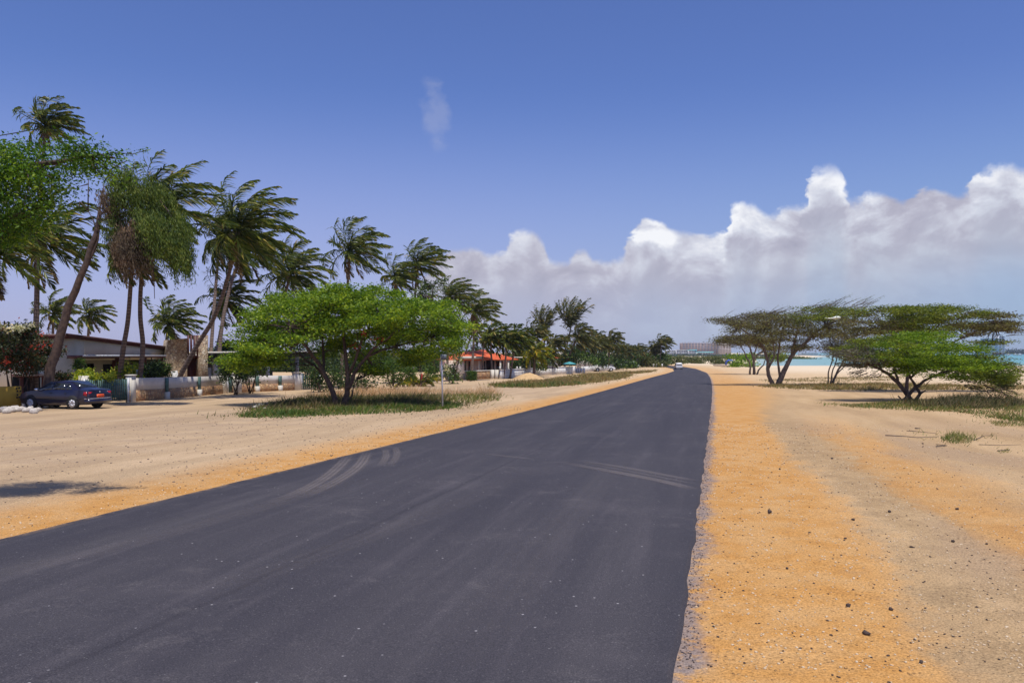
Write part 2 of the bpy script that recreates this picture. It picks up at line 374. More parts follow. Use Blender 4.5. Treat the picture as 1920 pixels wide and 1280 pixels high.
def extend(E, tail):
    (y0, x0), (y1, x1) = E[0], E[1]; s = (x1 - x0) / (y1 - y0)
    return [(-40, x0 + s * (-40 - y0))] + E + tail
RE = extend(RE, [(165, 37.9), (187, 40.4), (205, 41.0), (230, 39.5), (300, 27), (420, -10), (20000, -20)])
LE = extend(LE, [(142.5, 28.9), (167, 33.6), (187, 35.8), (205, 36.2), (230, 33), (300, 20), (420, -18), (20000, -28)])
REy, REx = np.array(RE).T; LEy, LEx = np.array(LE).T
def XR(Y): return float(np.interp(Y, REy, REx))
def XL(Y): return float(np.interp(Y, LEy, LEx))

rows = list(np.arange(-30, 0, 3)) + list(np.arange(0, 40, .25)) + list(np.arange(40, 100, 1)) + list(np.arange(100, 240, 2.5)) + list(np.arange(240, 420, 15)) + list(np.geomspace(420, 6000, 18))
cols = sorted(set([round(float(v), 3) for v in list(-np.geomspace(40, 6000, 20)) + list(np.arange(-38, 60, .75)) + list(np.geomspace(60, 6000, 20))]))
def ground_mat():
    m, n, b, out = newmat('sandy_ground')
    pos = n.node('ShaderNodeNewGeometry').outputs['Position']; x, y, z = n.sep(pos)
    dr = n.node('ShaderNodeAttribute'); dr.attribute_name = 'right_gap'; dr = dr.outputs['Fac']
    dl = n.node('ShaderNodeAttribute'); dl.attribute_name = 'left_gap'; dl = dl.outputs['Fac']
    # stretched along the road so that wheel traces run with it
    along = n.xyz(n.m('SUBTRACT', x, n.m('MULTIPLY', y, .24)), n.m('MULTIPLY', y, .22), 0.0)
    n1 = n.noise(along, .55, 5, .6, .4); n2 = n.noise(pos, 1.7, 5, .65); n3 = n.noise(pos, 9, 5, .7); n4 = n.noise(pos, 55, 3, .7)
    tan = n.ramp(n1, [(.28, (.60, .435, .27)), (.5, (.485, .345, .205)), (.70, (.385, .27, .165))])
    tan = n.mix(n.m('MULTIPLY', n.ss(dr, 0.0, 1.0), .6), tan, n.ramp(n1, [(.28, (.56, .375, .185)), (.5, (.49, .315, .145)), (.70, (.39, .245, .11))]))
    pale = n.ramp(n2, [(.3, (.68, .50, .30)), (.7, (.54, .37, .20))])
    ora = n.ramp(n2, [(.3, (.63, .340, .110)), (.55, (.55, .280, .082)), (.75, (.47, .225, .062))])
    far = n.ss(y, 40, 110)
    col = n.mix(far, tan, pale)
    nn = n.m('MULTIPLY_ADD', n1, 3.2, -1.6)
    dw = n.m('ADD', dr, n.m('ADD', n.m('MULTIPLY', nn, .50), n.m('MULTIPLY_ADD', n2, 1.5, -.75)))
    wide = n.m('MULTIPLY', n.ss(y, 22, 60), .8)
    f1 = n.m('SUBTRACT', 1.0, n.ss(n.m('SUBTRACT', dw, wide), n.m('SUBTRACT', 1.65, n.m('MULTIPLY', n.ss(y, 22, 60), .6)), n.m('MULTIPLY_ADD', n.ss(y, 20, 70), 3.5, 2.35)))
    f2 = n.m('MULTIPLY', n.m('MULTIPLY', n.ss(dw, 2.95, 3.5), n.m('SUBTRACT', 1.0, n.ss(dw, 4.2, 5.6))), n.m('SUBTRACT', 1.0, n.ss(y, 20, 36)))
    lane = n.m('MULTIPLY', n.m('MULTIPLY', n.ss(dw, 1.7, 2.6), n.m('SUBTRACT', 1.0, n.ss(dw, 2.8, 3.9))), n.m('SUBTRACT', 1.0, n.ss(y, 24, 44)))
    f2 = n.m('MULTIPLY', f2, .8)
    onr = n.ss(dr, -.2, 0.0)
    lw = n.m('MULTIPLY_ADD', n1, 1.6, -.8)
    f3 = n.m('MULTIPLY', n.m('SUBTRACT', 1.0, n.ss(n.m('ADD', dl, lw), .7, 2.9)), n.ss(dl, -.3, 0.0))
    fo = n.m('MAXIMUM', n.m('MULTIPLY', n.m('MAXIMUM', f1, f2), onr), f3, clamp=True)
    fo = n.m('MULTIPLY', fo, n.m('SUBTRACT', 1.0, n.m('MULTIPLY', n.ss(y, 40, 170), .5)))
    fo = n.m('MULTIPLY', fo, n.m('MULTIPLY_ADD', n.ss(n2, .35, .6), .3, .7))
    # deeper ochre right next to the asphalt on the left
    col = n.mix(fo, col, ora)
    col = n.mix(n.m('MULTIPLY', lane, n.m('MULTIPLY_ADD', n.ss(n2, .35, .62), .5, .3)), col, n.ramp(n2, [(.3, (.45, .305, .155)), (.7, (.33, .22, .115))]))
    # dusty grey wheel lanes on the left yard
    gl = n.m('MULTIPLY', n.ss(n.m('ADD', dl, n.m('MULTIPLY', nn, .8)), 3.5, 6.5), n.m('SUBTRACT', 1.0, n.ss(dl, 13, 20)))
    gl = n.m('MULTIPLY', gl, n.ss(n.noise(n.xyz(n.m('MULTIPLY', x, .25), y, 0.0), .9, 4, .6), .35, .65))
    col = n.mix(n.m('MULTIPLY', gl, .55), col, (.38, .275, .185))
    # grey trampled patch on the right
    gr = n.m('MULTIPLY', n.ss(n.noise(along, .38, 4, .6, .6), .46, .62), n.m('MULTIPLY', n.ss(dr, 1.8, 3.2), n.m('SUBTRACT', 1.0, n.ss(y, 20, 36))))
    col = n.mix(n.m('MULTIPLY', gr, .7), col, (.40, .275, .165))
    # beach: pale coral sand near the water
    bf = n.m('MULTIPLY', n.ss(y, 100, 165), n.ss(dr, 6, 20))
    bf = n.m('MAXIMUM', bf, n.m('MULTIPLY', n.m('MULTIPLY', n.ss(n2, .42, .6), n.ss(y, 62, 95)), n.ss(dr, 14, 24)))
    col = n.mix(n.m('MULTIPLY', bf, .85), col, (.76, .62, .43))
    # asphalt crumbs and blue-grey dust beside the right edge
    ew = n.m('MULTIPLY_ADD', n.noise(pos, .9, 5, .75), 1.35, -.38)
    ef = n.m('MULTIPLY', n.m('SUBTRACT', 1.0, n.ss(dr, n.m('MULTIPLY', ew, .35), ew)), onr)
    ef = n.m('MULTIPLY', ef, n.ss(n3, .30, .52))
    col = n.mix(n.m('MULTIPLY', ef, .85), col, (.235, .205, .205))
    # grain
    col = n.mix(n.m('MULTIPLY', n.ss(n3, .52, .72), .30), col, (.30, .17, .08))
    st = n.noise(n.xyz(n.m('MULTIPLY', n.m('SUBTRACT', x, n.m('MULTIPLY', y, .24)), 2.6), n.m('MULTIPLY', y, .12), 1.0), 1.0, 5, .65, .3)
    stm = n.m('MULTIPLY', n.ss(dl, 1.0, 4.0), n.m('MULTIPLY', n.ss(st, .5, .68), .42))
    col = n.mix(stm, col, (.33, .215, .125))
    deb = n.noise(n.xyz(n.m('MULTIPLY', x, .6), n.m('MULTIPLY', y, 2.2), 0.0), 1.3, 6, .8)
    col = n.mix(n.m('MULTIPLY', n.ss(deb, .60, .70), n.m('MULTIPLY', n.ss(dr, 4.5, 8), .55)), col, (.24, .15, .09))
    g = n.ramp(n4, [(.30, (.52, .50, .47)), (.5, (1, 1, 1)), (.72, (1.42, 1.4, 1.34))])
    col = n.mix(n.m('SUBTRACT', 1.0, n.ss(y, 14, 40)), col, n.mix(1.0, col, g, 'MULTIPLY'))
    vo = n.node('ShaderNodeTexVoronoi'); n.put(vo.inputs['Vector'], pos); vo.inputs['Scale'].default_value = 26
    vr = n.sep(vo.outputs['Color'])[0]
    dot = n.m('MULTIPLY', n.m('SUBTRACT', 1.0, n.ss(vo.outputs['Distance'], .12, .34)), n.ss(n.m('ADD', vr, n.m('MULTIPLY', n.ss(n.noise(pos, 1.3, 4, .7), .42, .66), .35)), .90, .96))
    col = n.mix(n.m('MULTIPLY', dot, .8), col, n.ramp(n.sep(vo.outputs['Color'])[1], [(.3, (.22, .12, .06)), (.6, (.55, .33, .14)), (.8, (.82, .62, .36))]))
    n.put(b.inputs['Base Color'], col); b.inputs['Roughness'].default_value = .95; b.inputs['Specular IOR Level'].default_value = .15
    h = n.m('ADD', n.m('MULTIPLY', n2, 1.4), n.m('ADD', n.m('MULTIPLY', n3, .7), n.m('MULTIPLY', n4, .22)))
    h = n.m('ADD', h, n.m('MULTIPLY', dot, .4))
    h = n.m('SUBTRACT', h, n.m('MULTIPLY', lane, .8))
    bump(n, b, h, .85, .05)
    return m
def build_ground():
    X, Y = np.meshgrid(cols, rows); Z = np.array([[gz(r)] * len(cols) for r in rows])
    V = np.stack([X, Y, Z], -1).reshape(-1, 3)
    a, b = X.shape; i = np.arange(a * b).reshape(a, b)
    F = np.stack([i[:-1, :-1], i[:-1, 1:], i[1:, 1:], i[1:, :-1]], -1).reshape(-1, 4)
    mb = MB(); mb.add(V, F); o = mb.build('ground', ground_mat(), smooth=True)
    for nm, val in (('right_gap', X - np.interp(Y, REy, REx)), ('left_gap', np.interp(Y, LEy, LEx) - X)):
        at_ = o.data.attributes.new(nm, 'FLOAT', 'POINT'); at_.data.foreach_set('value', np.clip(val, -50, 200).ravel().astype(np.float32))
    tag(o, kind='structure')
build_ground()

def road_mat():
    m, n, b, out = newmat('fresh_asphalt')
    pos = n.node('ShaderNodeNewGeometry').outputs['Position']; x, y, z = n.sep(pos)
    along = n.xyz(n.m('SUBTRACT', x, n.m('MULTIPLY', y, .24)), n.m('MULTIPLY', y, .06), 0.0)
    a1 = n.noise(along, .9, 5, .6, .2); a2 = n.noise(along, 3.2, 4, .6); p1 = n.noise(pos, .5, 4, .6); g1 = n.noise(pos, 90, 3, .75); g2 = n.noise(pos, 26, 4, .7)
    col = n.ramp(a1, [(.28, (.039, .0355, .042)), (.5, (.048, .0435, .0495)), (.72, (.062, .056, .060))])
    col = n.mix(n.m('MULTIPLY', n.ss(a2, .5, .72), .30), col, (.10, .088, .093))
    col = n.mix(n.m('MULTIPLY', n.ss(p1, .5, .7), .22), col, (.10, .088, .092))
    pd = n.noise(pos, 2.2, 6, .75, .6)
    col = n.mix(n.m('MULTIPLY', n.m('MULTIPLY', n.ss(pd, .53, .66), n.ss(p1, .42, .6)), .30), col, (.125, .11, .108))
    e = n.node('ShaderNodeAttribute'); e.attribute_name = 'lane'; e = e.outputs['Fac']
    seam = n.m('SUBTRACT', 1.0, n.ss(n.m('ABSOLUTE', n.m('SUBTRACT', n.m('ADD', e, n.m('MULTIPLY', n.noise(pos, .6, 3), .012)), .505)), .0015, .008))
    col = n.mix(n.m('MULTIPLY', seam, .35), col, (.025, .022, .026))
    sandy = n.m('MULTIPLY', n.m('SUBTRACT', 1.0, n.ss(e, .0, .022)), n.ss(pd, .40, .62))
    col = n.mix(n.m('MULTIPLY', sandy, .6), col, (.33, .22, .13))
    near = n.m('SUBTRACT', 1.0, n.ss(y, 12, 34))
    g = n.ramp(g1, [(.28, (.45, .45, .45)), (.5, (1, 1, 1)), (.72, (2.1, 2.05, 1.95))])
    col = n.mix(near, col, n.mix(1.0, col, g, 'MULTIPLY'))
    vo = n.node('ShaderNodeTexVoronoi'); n.put(vo.inputs['Vector'], pos); vo.inputs['Scale'].default_value = 11
    vc = n.sep(vo.outputs['Color'])
    v2 = n.node('ShaderNodeTexVoronoi'); n.put(v2.inputs['Vector'], pos); v2.inputs['Scale'].default_value = 42
    fl = n.m('MULTIPLY', n.m('MULTIPLY', n.m('SUBTRACT', 1.0, n.ss(v2.outputs['Distance'], .15, .35)), n.ss(n.sep(v2.outputs['Color'])[0], .82, .9)), near)
    col = n.mix(n.m('MULTIPLY', fl, .5), col, (.20, .185, .18))
    clus = n.ss(n.noise(pos, .8, 3, .6), .50, .66)
    dot = n.m('MULTIPLY', n.m('SUBTRACT', 1.0, n.ss(vo.outputs['Distance'], .05, .16)), n.ss(n.m('ADD', vc[0], n.m('MULTIPLY', clus, .16)), .93, .96))
    col = n.mix(n.m('MULTIPLY', dot, .75), col, (.52, .49, .48))
    n.put(b.inputs['Base Color'], col); b.inputs['Roughness'].default_value = .78; b.inputs['Specular IOR Level'].default_value = .28
    bump(n, b, n.m('ADD', n.m('MULTIPLY', g1, .5), g2), .5, .012)
    return m
def build_road():
    mb = MB(); ys = [r for r in rows if r <= 420]; V = []; k = 9
    for Y in ys:
        l, r = XL(Y), XR(Y)
        wob = .012 * math.sin(Y * 2.1) + .010 * math.sin(Y * 5.3 + 1) + rnd.uniform(-.008, .008)
        r += wob; l += wob * .6
        V.append((l - .05, Y, gz(Y) - .02))
        for j in range(k): V.append((l + (r - l) * j / (k - 1), Y, gz(Y) + .055))
        V.append((r + .05, Y, gz(Y) - .02))
    w = k + 2
    F = [(i * w + j, i * w + j + 1, (i + 1) * w + j + 1, (i + 1) * w + j) for i in range(len(ys) - 1) for j in range(w - 1)]
    mb.add(V, F); M['road'] = road_mat(); o = mb.build('road', M['road']); tag(o, kind='structure')
    a = o.data.attributes.new('lane', 'FLOAT', 'POINT'); a.data.foreach_set('value', np.array([min(max((j - 1) / (k - 1), 0), 1) for _ in ys for j in range(w)], np.float32))
build_road()

def dustmat():
    m, n, b, out = newmat('pale_tyre_dust')
    pos = n.node('ShaderNodeNewGeometry').outputs['Position']
    at_ = n.node('ShaderNodeAttribute'); at_.attribute_name = 'across'
    f = at_.outputs['Fac']
    st = n.m('MULTIPLY_ADD', n.m('SINE', n.m('MULTIPLY', f, 26)), .25, .6)
    e = n.m('MULTIPLY', n.ss(f, 0, .3), n.m('SUBTRACT', 1.0, n.ss(f, .7, 1)))
    al = n.node('ShaderNodeAttribute'); al.attribute_name = 'fade'
    a = n.m('MULTIPLY', n.m('MULTIPLY', e, st), n.m('MULTIPLY', al.outputs['Fac'], n.m('MULTIPLY_ADD', n.noise(pos, 3, 5, .7), .7, .05)))
    n.put(b.inputs['Base Color'], (.30, .25, .225)); b.inputs['Roughness'].default_value = .95
    n.put(b.inputs['Alpha'], n.m('MULTIPLY', a, 1.0, clamp=True)); return m
M['dust'] = dustmat()
def track(pts, width, amt=1.0):
    P = []
    for i in range(len(pts) - 1):
        for t in np.linspace(0, 1, 8, endpoint=False):
            p0 = pts[max(i - 1, 0)]; p1 = pts[i]; p2 = pts[i + 1]; p3 = pts[min(i + 2, len(pts) - 1)]
            q = [.5 * (2 * p1[k] + (p2[k] - p0[k]) * t + (2 * p0[k] - 5 * p1[k] + 4 * p2[k] - p3[k]) * t * t + (-p0[k] + 3 * p1[k] - 3 * p2[k] + p3[k]) * t ** 3) for k in (0, 1)]
            P.append(G(*q))
    P.append(G(*pts[-1])); V = []; A = []; Fd = []; w = 5
    for i, p in enumerate(P):
        t = (P[min(i + 1, len(P) - 1)] - P[max(i - 1, 0)]); s = Vector((t.y, -t.x, 0)).normalized()
        for j in range(w):
            q = p + s * width * (j / (w - 1) - .5); V.append((q.x, q.y, gz(q.y) + .062)); A.append(j / (w - 1)); Fd.append(amt * min(1, 5 * i / len(P)) * min(1, 3 * (1 - i / (len(P) - 1))))
    F = [(i * w + j, i * w + j + 1, (i + 1) * w + j + 1, (i + 1) * w + j) for i in range(len(P) - 1) for j in range(w - 1)]
    mb = MB(); mb.add(V, F); o = mb.build('tyre_track', M['dust'])
    for nm, v in (('across', A), ('fade', Fd)):
        a = o.data.attributes.new(nm, 'FLOAT', 'POINT'); a.data.foreach_set('value', np.array(v, np.float32))
    tag(o, kind='structure')
track([(655, 858), (640, 876), (610, 902), (560, 930), (500, 952)], .34)
track([(690, 851), (672, 880), (625, 912), (560, 942)], .34)
track([(722, 846), (724, 862), (712, 880)], .22, .8); track([(742, 843), (744, 860), (730, 880)], .22, .8)
track([(1306, 925), (1240, 908), (1150, 890), (1055, 872)], .32); track([(1306, 908), (1240, 895), (1160, 880), (1080, 868)], .26, .8)
track([(1310, 915), (1200, 893), (1090, 872)], .16, .6)
track([(1000, 866), (950, 860), (905, 855)], .25, .5); track([(-60, 1098), (200, 1040), (480, 962), (700, 898)], .5, .22)
track([(350, 1135), (620, 1040), (860, 950), (1010, 880)], .6, .16); track([(860, 1270), (1000, 1060), (1110, 930), (1180, 850)], .7, .10)

def sea_mat():
    m, n, b, out = newmat('turquoise_sea')
    pos = n.node('ShaderNodeNewGeometry').outputs['Position']; x, y, z = n.sep(pos)
    d = n.node('ShaderNodeAttribute'); d.attribute_name = 'shore'; d = d.outputs['Fac']
    nz = n.noise(n.xyz(n.m('MULTIPLY', x, .35), y, 0.0), .06, 4, .6)
    dd = n.m('ADD', d, n.m('MULTIPLY', nz, 14.0))
    col = n.ramp(n.m('DIVIDE', dd, 420.0, clamp=True), [(0, (.46, .50, .40)), (.07, (.20, .40, .37)), (.22, (.09, .34, .35)), (.5, (.04, .27, .33)), (.95, (.03, .17, .28))])
    foam = n.m('MULTIPLY', n.m('SUBTRACT', 1.0, n.ss(dd, 6, 12)), n.ss(n.noise(pos, .8, 3), .35, .55))
    col = n.mix(foam, col, (.8, .82, .8))
    n.put(b.inputs['Base Color'], col); b.inputs['Roughness'].default_value = .28; b.inputs['Specular IOR Level'].default_value = .25
    bump(n, b, n.noise(n.xyz(x, n.m('MULTIPLY', y, 1.5), 0.0), .9, 5, .6), .35, .3); return m
def build_sea():
    SZ = -1.44; ys = list(np.arange(196, 300, 6)) + list(np.geomspace(300, 5900, 20)); V = []; A = []; W = 22
    for Y in ys:
        left = float(np.interp(Y, [196, 215, 300, 420, 520, 640, 2200, 5900], [62, 60, 92, 128, 190, 255, 700, 1400]))
        xs = left + (np.geomspace(1, 4500, W) - 1)
        for X in xs: V.append((X, Y, SZ)); A.append(min(Y - 205, (X - left) * .8 + 4))
    F = [(i * W + j, i * W + j + 1, (i + 1) * W + j + 1, (i + 1) * W + j) for i in range(len(ys) - 1) for j in range(W - 1)]
    mb = MB(); mb.add(V, F); o = mb.build('sea', sea_mat())
    a = o.data.attributes.new('shore', 'FLOAT', 'POINT'); a.data.foreach_set('value', np.array(A, np.float32)); tag(o, kind='structure')
build_sea()

# ------------------------------------------------------------------ foliage generators
def rng(seed): return np.random.default_rng(seed)
def quads(C, A, B):
    """rhombic leaves: centres C, half length vectors A, half width vectors B"""
    V = np.stack([C - A, C + B, C + A, C - B], 1).reshape(-1, 3)
    return V, np.arange(len(C) * 4).reshape(-1, 4)
def unit(v): return v / np.maximum(np.linalg.norm(v, axis=1, keepdims=True), 1e-6)
def leafblob(mb, g, C, n, spread, size, aspect=.45, flat=0., lean=None, hang=0.):
    """n leaves round each clump centre"""
    k = len(C); P = np.repeat(C, n, 0) + g.normal(0, 1, (k * n, 3)) * np.array(spread)
    A = g.normal(0, 1, (k * n, 3)); A[:, 2] *= (1 - flat)
    if lean is not None: A = unit(A) + np.array(lean)
    if hang: A = unit(A); A[:, 2] -= hang
    A = unit(A); B = g.normal(0, 1, (k * n, 3)); B[:, 2] *= (1 - flat * .7); B = unit(np.cross(A, unit(B)))
    s = size * g.uniform(.6, 1.4, (k * n, 1))
    mb.add(*quads(P, A * s, B * s * aspect))
def lobepts(g, lobe, n, Y0, shell=.5, top=.0):
    """points inside an ellipsoid given as (px, py, rx, ry, dY, ry_m)"""
    px, py, rx, ry, dY, rd = lobe; Y = Y0 + dY
    c = at(px, py, Y); sx = rx * Y / FPX; sz = ry * Y / FPX
    d = unit(g.normal(0, 1, (n, 3))); r = g.uniform(0, 1, (n, 1)) ** (1 / 3); r = shell + (1 - shell) * r if shell < 1 else r
    if n >= 24:                                     # leaf masses gather in sub-clumps, leaving holes between them
        m = max(6, n // 7); own = g.integers(0, m, n); rs = max(.12, min(.34, 1.1 / math.sqrt(max(sx * rd, .3)) ))
        P = d[own] * r[own] * .92 + g.normal(0, 1, (n, 3)) * np.array([rs, rs, rs * .7]) * .42
    else: P = d * r
    if top: P[:, 2] = np.where(P[:, 2] < -top, -P[:, 2] * .4, P[:, 2])
    return P * np.array([sx, rd, sz]) + np.array(c)
def limbs(mb, Y0, L, sides=7):
    for pts, r0, r1 in L:
        P = [at(p[0], p[1], Y0 + (p[2] if len(p) > 2 else 0)) for p in pts]
        Q = [P[0]]
        for i in range(len(P) - 1):      # gentle wobble between the given joints
            mid = (P[i] + P[i + 1]) / 2 + Vector((rnd.uniform(-1, 1), rnd.uniform(-1, 1), rnd.uniform(-1, 1))) * (P[i + 1] - P[i]).length * .06
            Q += [mid, P[i + 1]]
        k = len(Q); mb.tube(Q, [r0 + (r1 - r0) * i / (k - 1) for i in range(k)], sides)
def twigs_to(mb, g, starts, ends, r0=.03, r1=.008, sag=.0, sides=4):
    S_ = np.array([tuple(s) for s in starts])
    for e in ends:
        d = np.linalg.norm(S_ - e, axis=1) + g.uniform(0, .6, len(S_)); s = S_[int(np.argmin(d))]
        L = np.linalg.norm(e - s); m1 = s * .6 + e * .4 + g.normal(0, .08, 3) * L + np.array([0, 0, sag * L]); m2 = s * .25 + e * .75 + g.normal(0, .05, 3) * L
        mb.tube([s, m1, m2, e], [r0, r0 * .7, r0 * .4 + r1 * .5, r1], sides, cap=False)

def broadleaf(name, label, cat, base, Y0, stems, lobes, leaf, bark='bark', seed=1, dens=1.0, leafn=26, spread=(.3, .3, .16), size=.075,
              aspect=.4, flat=.4, lean=None, hang=0., ntw=10, extra=None, group=None, shell=.45, top=0., twr=.03):
    """lobes: list of (px,py,rx,ry,dY,rd[,count[,leafkey]])"""
    g = rng(seed); t = thing(name, label, cat, base, group)
    tr = MB(); limbs(tr, Y0, stems)
    tops = []
    for pts, r0, r1 in stems:
        for p in pts[1:]: tops.append(at(p[0], p[1], Y0 + (p[2] if len(p) > 2 else 0)))
    tw = MB(); cr = {}
    for lb in lobes:
        cnt = int((lb[6] if len(lb) > 6 else 60) * dens); key = lb[7] if len(lb) > 7 else leaf
        C = lobepts(g, lb[:6], cnt, Y0, shell, top)
        C = C[C[:, 2] > gz(Y0) + .15]
        mb = cr.setdefault(key, MB()); leafblob(mb, g, C, leafn, spread, size, aspect, flat, lean, hang)
        if ntw and len(C): twigs_to(tw, g, tops, C[:min(ntw, len(C))], twr)
    if extra: extra(g, cr, tw, tops)
    tr.build('trunk', M[bark], t, smooth=True)
    if tw.n: tw.build('branches', M['twig' if bark != 'bark' else 'bark'], t, smooth=True)
    for i, (k, mb) in enumerate(cr.items()): mb.build('crown' if i == 0 else 'foliage_patch', M[k], t)
    return t
def bush(name, label, cat, px, py, rx, ry, Y, leaf='leaf_mid', n=60, leafn=18, size=.09, seed=3, group=None, rd=None, flowers=None, spread=.18, stem=True):
    g = rng(seed); base = Gy(px, Y); t = thing(name, label, cat, base, group)
    rd = rd or rx * Y / FPX * .8
    C = lobepts(g, (px, py, rx, ry, 0, rd), n, Y, .35); zb = gz(Y) + size * .8; C[:, 2] = np.maximum(C[:, 2], zb)
    mb = MB(); leafblob(mb, g, C, leafn, (spread,) * 3, size, .5); V = mb.V[0]; V[:, 2] = np.maximum(V[:, 2], gz(Y) + .01)
    mb.build('foliage', M[leaf], t)
    if stem:
        st = MB()
        for i in range(5):
            e = C[g.integers(0, len(C))]; b0 = np.array(base) + g.normal(0, .12, 3) * np.array([1, 1, 0])
            st.tube([b0, (b0 + e) / 2 + g.normal(0, .08, 3), e], [.04, .028, .012], 5)
        st.build('stems', M['bark'], t)
    if flowers:
        for key, lb, k in flowers:
            fb = MB(); F = lobepts(g, (*lb, 0, rd * .8), k, Y - rd * .35, .5); leafblob(fb, g, F, 9, (.09,) * 3, size * .8, .7); fb.build('flowers', M[key], t)
    return t

# ------------------------------------------------------------------ coconut palms
WIND = np.array([.92, .10, .05])
def frond(mb, g, c, d, L, wind=.28, grav=.10, nl=26, lw=.045, ll=.62, k=10, drift=1.0):
    """a frond bends with the wind, its leaflets stream away from it"""
    p = np.array(c, float); d = d / np.linalg.norm(d); pts = [p.copy()]; ds = [d.copy()]
    for i in range(k):
        t = i / k; d = d + WIND * wind * (0.35 + t) + np.array([0, 0, -grav * (.3 + t * 1.4)])
        d = d / np.linalg.norm(d); p = p + d * L / k; pts.append(p.copy()); ds.append(d.copy())
    pts = np.array(pts); ds = np.array(ds)
    mb.tube(pts[::2] if k > 6 else pts, [.04 * (1 - .8 * i / (len(pts[::2] if k > 6 else pts) - 1)) for i in range(len(pts[::2] if k > 6 else pts))], 3, cap=False)
    ts = np.repeat(np.linspace(.14, 1.0, nl), 2); sg = np.tile([1., -1.], nl)
    idx = ts * k; i0 = np.minimum(idx.astype(int), k - 1); fr = (idx - i0)[:, None]
    P = pts[i0] * (1 - fr) + pts[i0 + 1] * fr; D = unit(ds[i0] * (1 - fr) + ds[i0 + 1] * fr)
    up = np.array([0, 0, 1.0]) + g.normal(0, .3, 3); side = unit(np.cross(D, np.tile(up, (len(D), 1))))
    ln = ll * np.sin(np.clip(ts * 2.7 + .35, 0, 3.0)) ** .6 * g.uniform(.8, 1.15, len(ts))
    ln = np.maximum(ln, .15)[:, None]
    dirn = unit(side * sg[:, None] * .80 + D * .62 + WIND * .60 * drift + np.array([0, 0, -.32]) + g.normal(0, .17, D.shape))
    mid = P + dirn * ln * .55; dir2 = unit(dirn + WIND * .35 + np.array([0, 0, -.45])); tip = mid + dir2 * ln * .45
    W = unit(np.cross(dirn, D + g.normal(0, .25, D.shape))) * lw
    V = np.stack([P - W * .5, P + W * .5, mid + W, mid - W, tip], 1).reshape(-1, 3); b = np.arange(len(P)) * 5
    mb.add(V, np.stack([b, b + 1, b + 2, b + 3], 1)); mb.F.append(np.stack([b + 3, b + 2, b + 4], 1) + (mb.n - len(V)))
def palm_crown(mb, g, c, L, nf=22, wind=.28, grav=.10, nl=26, lw=.045, ll=.62, low=-.35, bias=.0):
    for i in range(nf):
        az = i * 2.399 + g.uniform(-.3, .3); el = low + (1.35 - low) * (i / nf) ** .8
        d = np.array([math.cos(az) * math.cos(el) + bias, math.sin(az) * math.cos(el), math.sin(el)])
        frond(mb, g, c, d, L * g.uniform(.8, 1.08) * (1 if el > 0 else .85), wind * g.uniform(.8, 1.3), grav * g.uniform(.6, 1.5) * (1.5 if el < .1 else 1), nl, lw, ll)
def palm(label, Y, trunk, L, seed, group='coconut palms behind the left verge', wind=.28, grav=.1, nf=24, mat='frond', r=.16, white=False, low=-.35, near=True, dead=3, bias=0., nuts=True, base_px=None, dY=0.0):
    g = rng(seed); cx, cy = trunk[0]; bx = trunk[-1][0]
    base = Gy(bx, Y); t = thing('coconut_palm', label, 'palm tree', base, group)
    nT = len(trunk) - 1; P = [at(px, py, Y + dY * (1 - i / nT) ** 1.2) for i, (px, py) in enumerate(trunk)]; P[-1] = base if P[-1].z < base.z + .6 else P[-1]
    if P[-1].z > base.z + .05: P.append(base)
    P = P[::-1]; Q = []
    for i in range(len(P) - 1):
        p0 = P[max(i - 1, 0)]; p1 = P[i]; p2 = P[i + 1]; p3 = P[min(i + 2, len(P) - 1)]
        for s in np.linspace(0, 1, 6, endpoint=False):
            Q.append(.5 * (2 * p1 + (p2 - p0) * s + (2 * p0 - 5 * p1 + 4 * p2 - p3) * s * s + (-p0 + 3 * p1 - 3 * p2 + p3) * s ** 3))
    Q.append(P[-1]); k = len(Q)
    rad = [r * (1.0 - .42 * (i / (k - 1))) * (1 + .5 * math.exp(-i * 1.6)) for i in range(k)]
    tb = MB(); tb.tube(Q, rad, 9 if near else 6); tb.build('trunk', M['palm_trunk'], t, smooth=True)
    if white:
        z0 = base.z; W = [q for q in Q if q.z < z0 + 1.5]
        W = [Q[0].lerp(Q[1], 0.0)] + [Q[0].lerp(Q[min(3, k - 1)], s) for s in (.3, .6, 1)]
        W = [base + (Q[min(4, k - 1)] - base).normalized() * h for h in (0, .5, 1.0, white)]
        wb = MB(); wb.tube(W, [r * 1.62, r * 1.3, r * 1.16, r * 1.12], 12); wb.build('painted_base', M['whitewash'], t, smooth=True)
    c = np.array(P[-1]); cb = MB()
    if near: palm_crown(cb, g, c, L * .92, int(nf * 1.12), wind * .82, grav * .95, 34, .040, L * .24, low - .15, bias - .08)
    else: palm_crown(cb, g, c, L * .90, int(nf * 1.05), wind * .85, grav * 1.2, 17, .085, L * .26, low - .2, bias - .05)
    cb.build('crown', M[mat], t)
    if dead and near:
        db = MB()
        for i in range(dead):
            az = g.uniform(0, 6.28); frond(db, g, c - np.array([0, 0, .15]), np.array([math.cos(az) * .5, math.sin(az) * .5, -.7]), L * .6, .10, .16, 16, .05, L * .17)
        db.build('dead_fronds', M['frond_dead'], t)
    if near and nuts:
        for i in range(5):
            nb = MB()
            az = g.uniform(0, 6.28); q = c + np.array([math.cos(az) * .3, math.sin(az) * .3, -.3 - g.uniform(0, .25)])
            nb.tube([q + np.array([0, 0, -.15]), q + np.array([0, 0, -.08]), q + np.array([0, 0, .08]), q + np.array([0, 0, .15])], [.03, .12, .12, .03], 7)
            nb.build('coconut', M['coconut'], t, smooth=True)
    return t

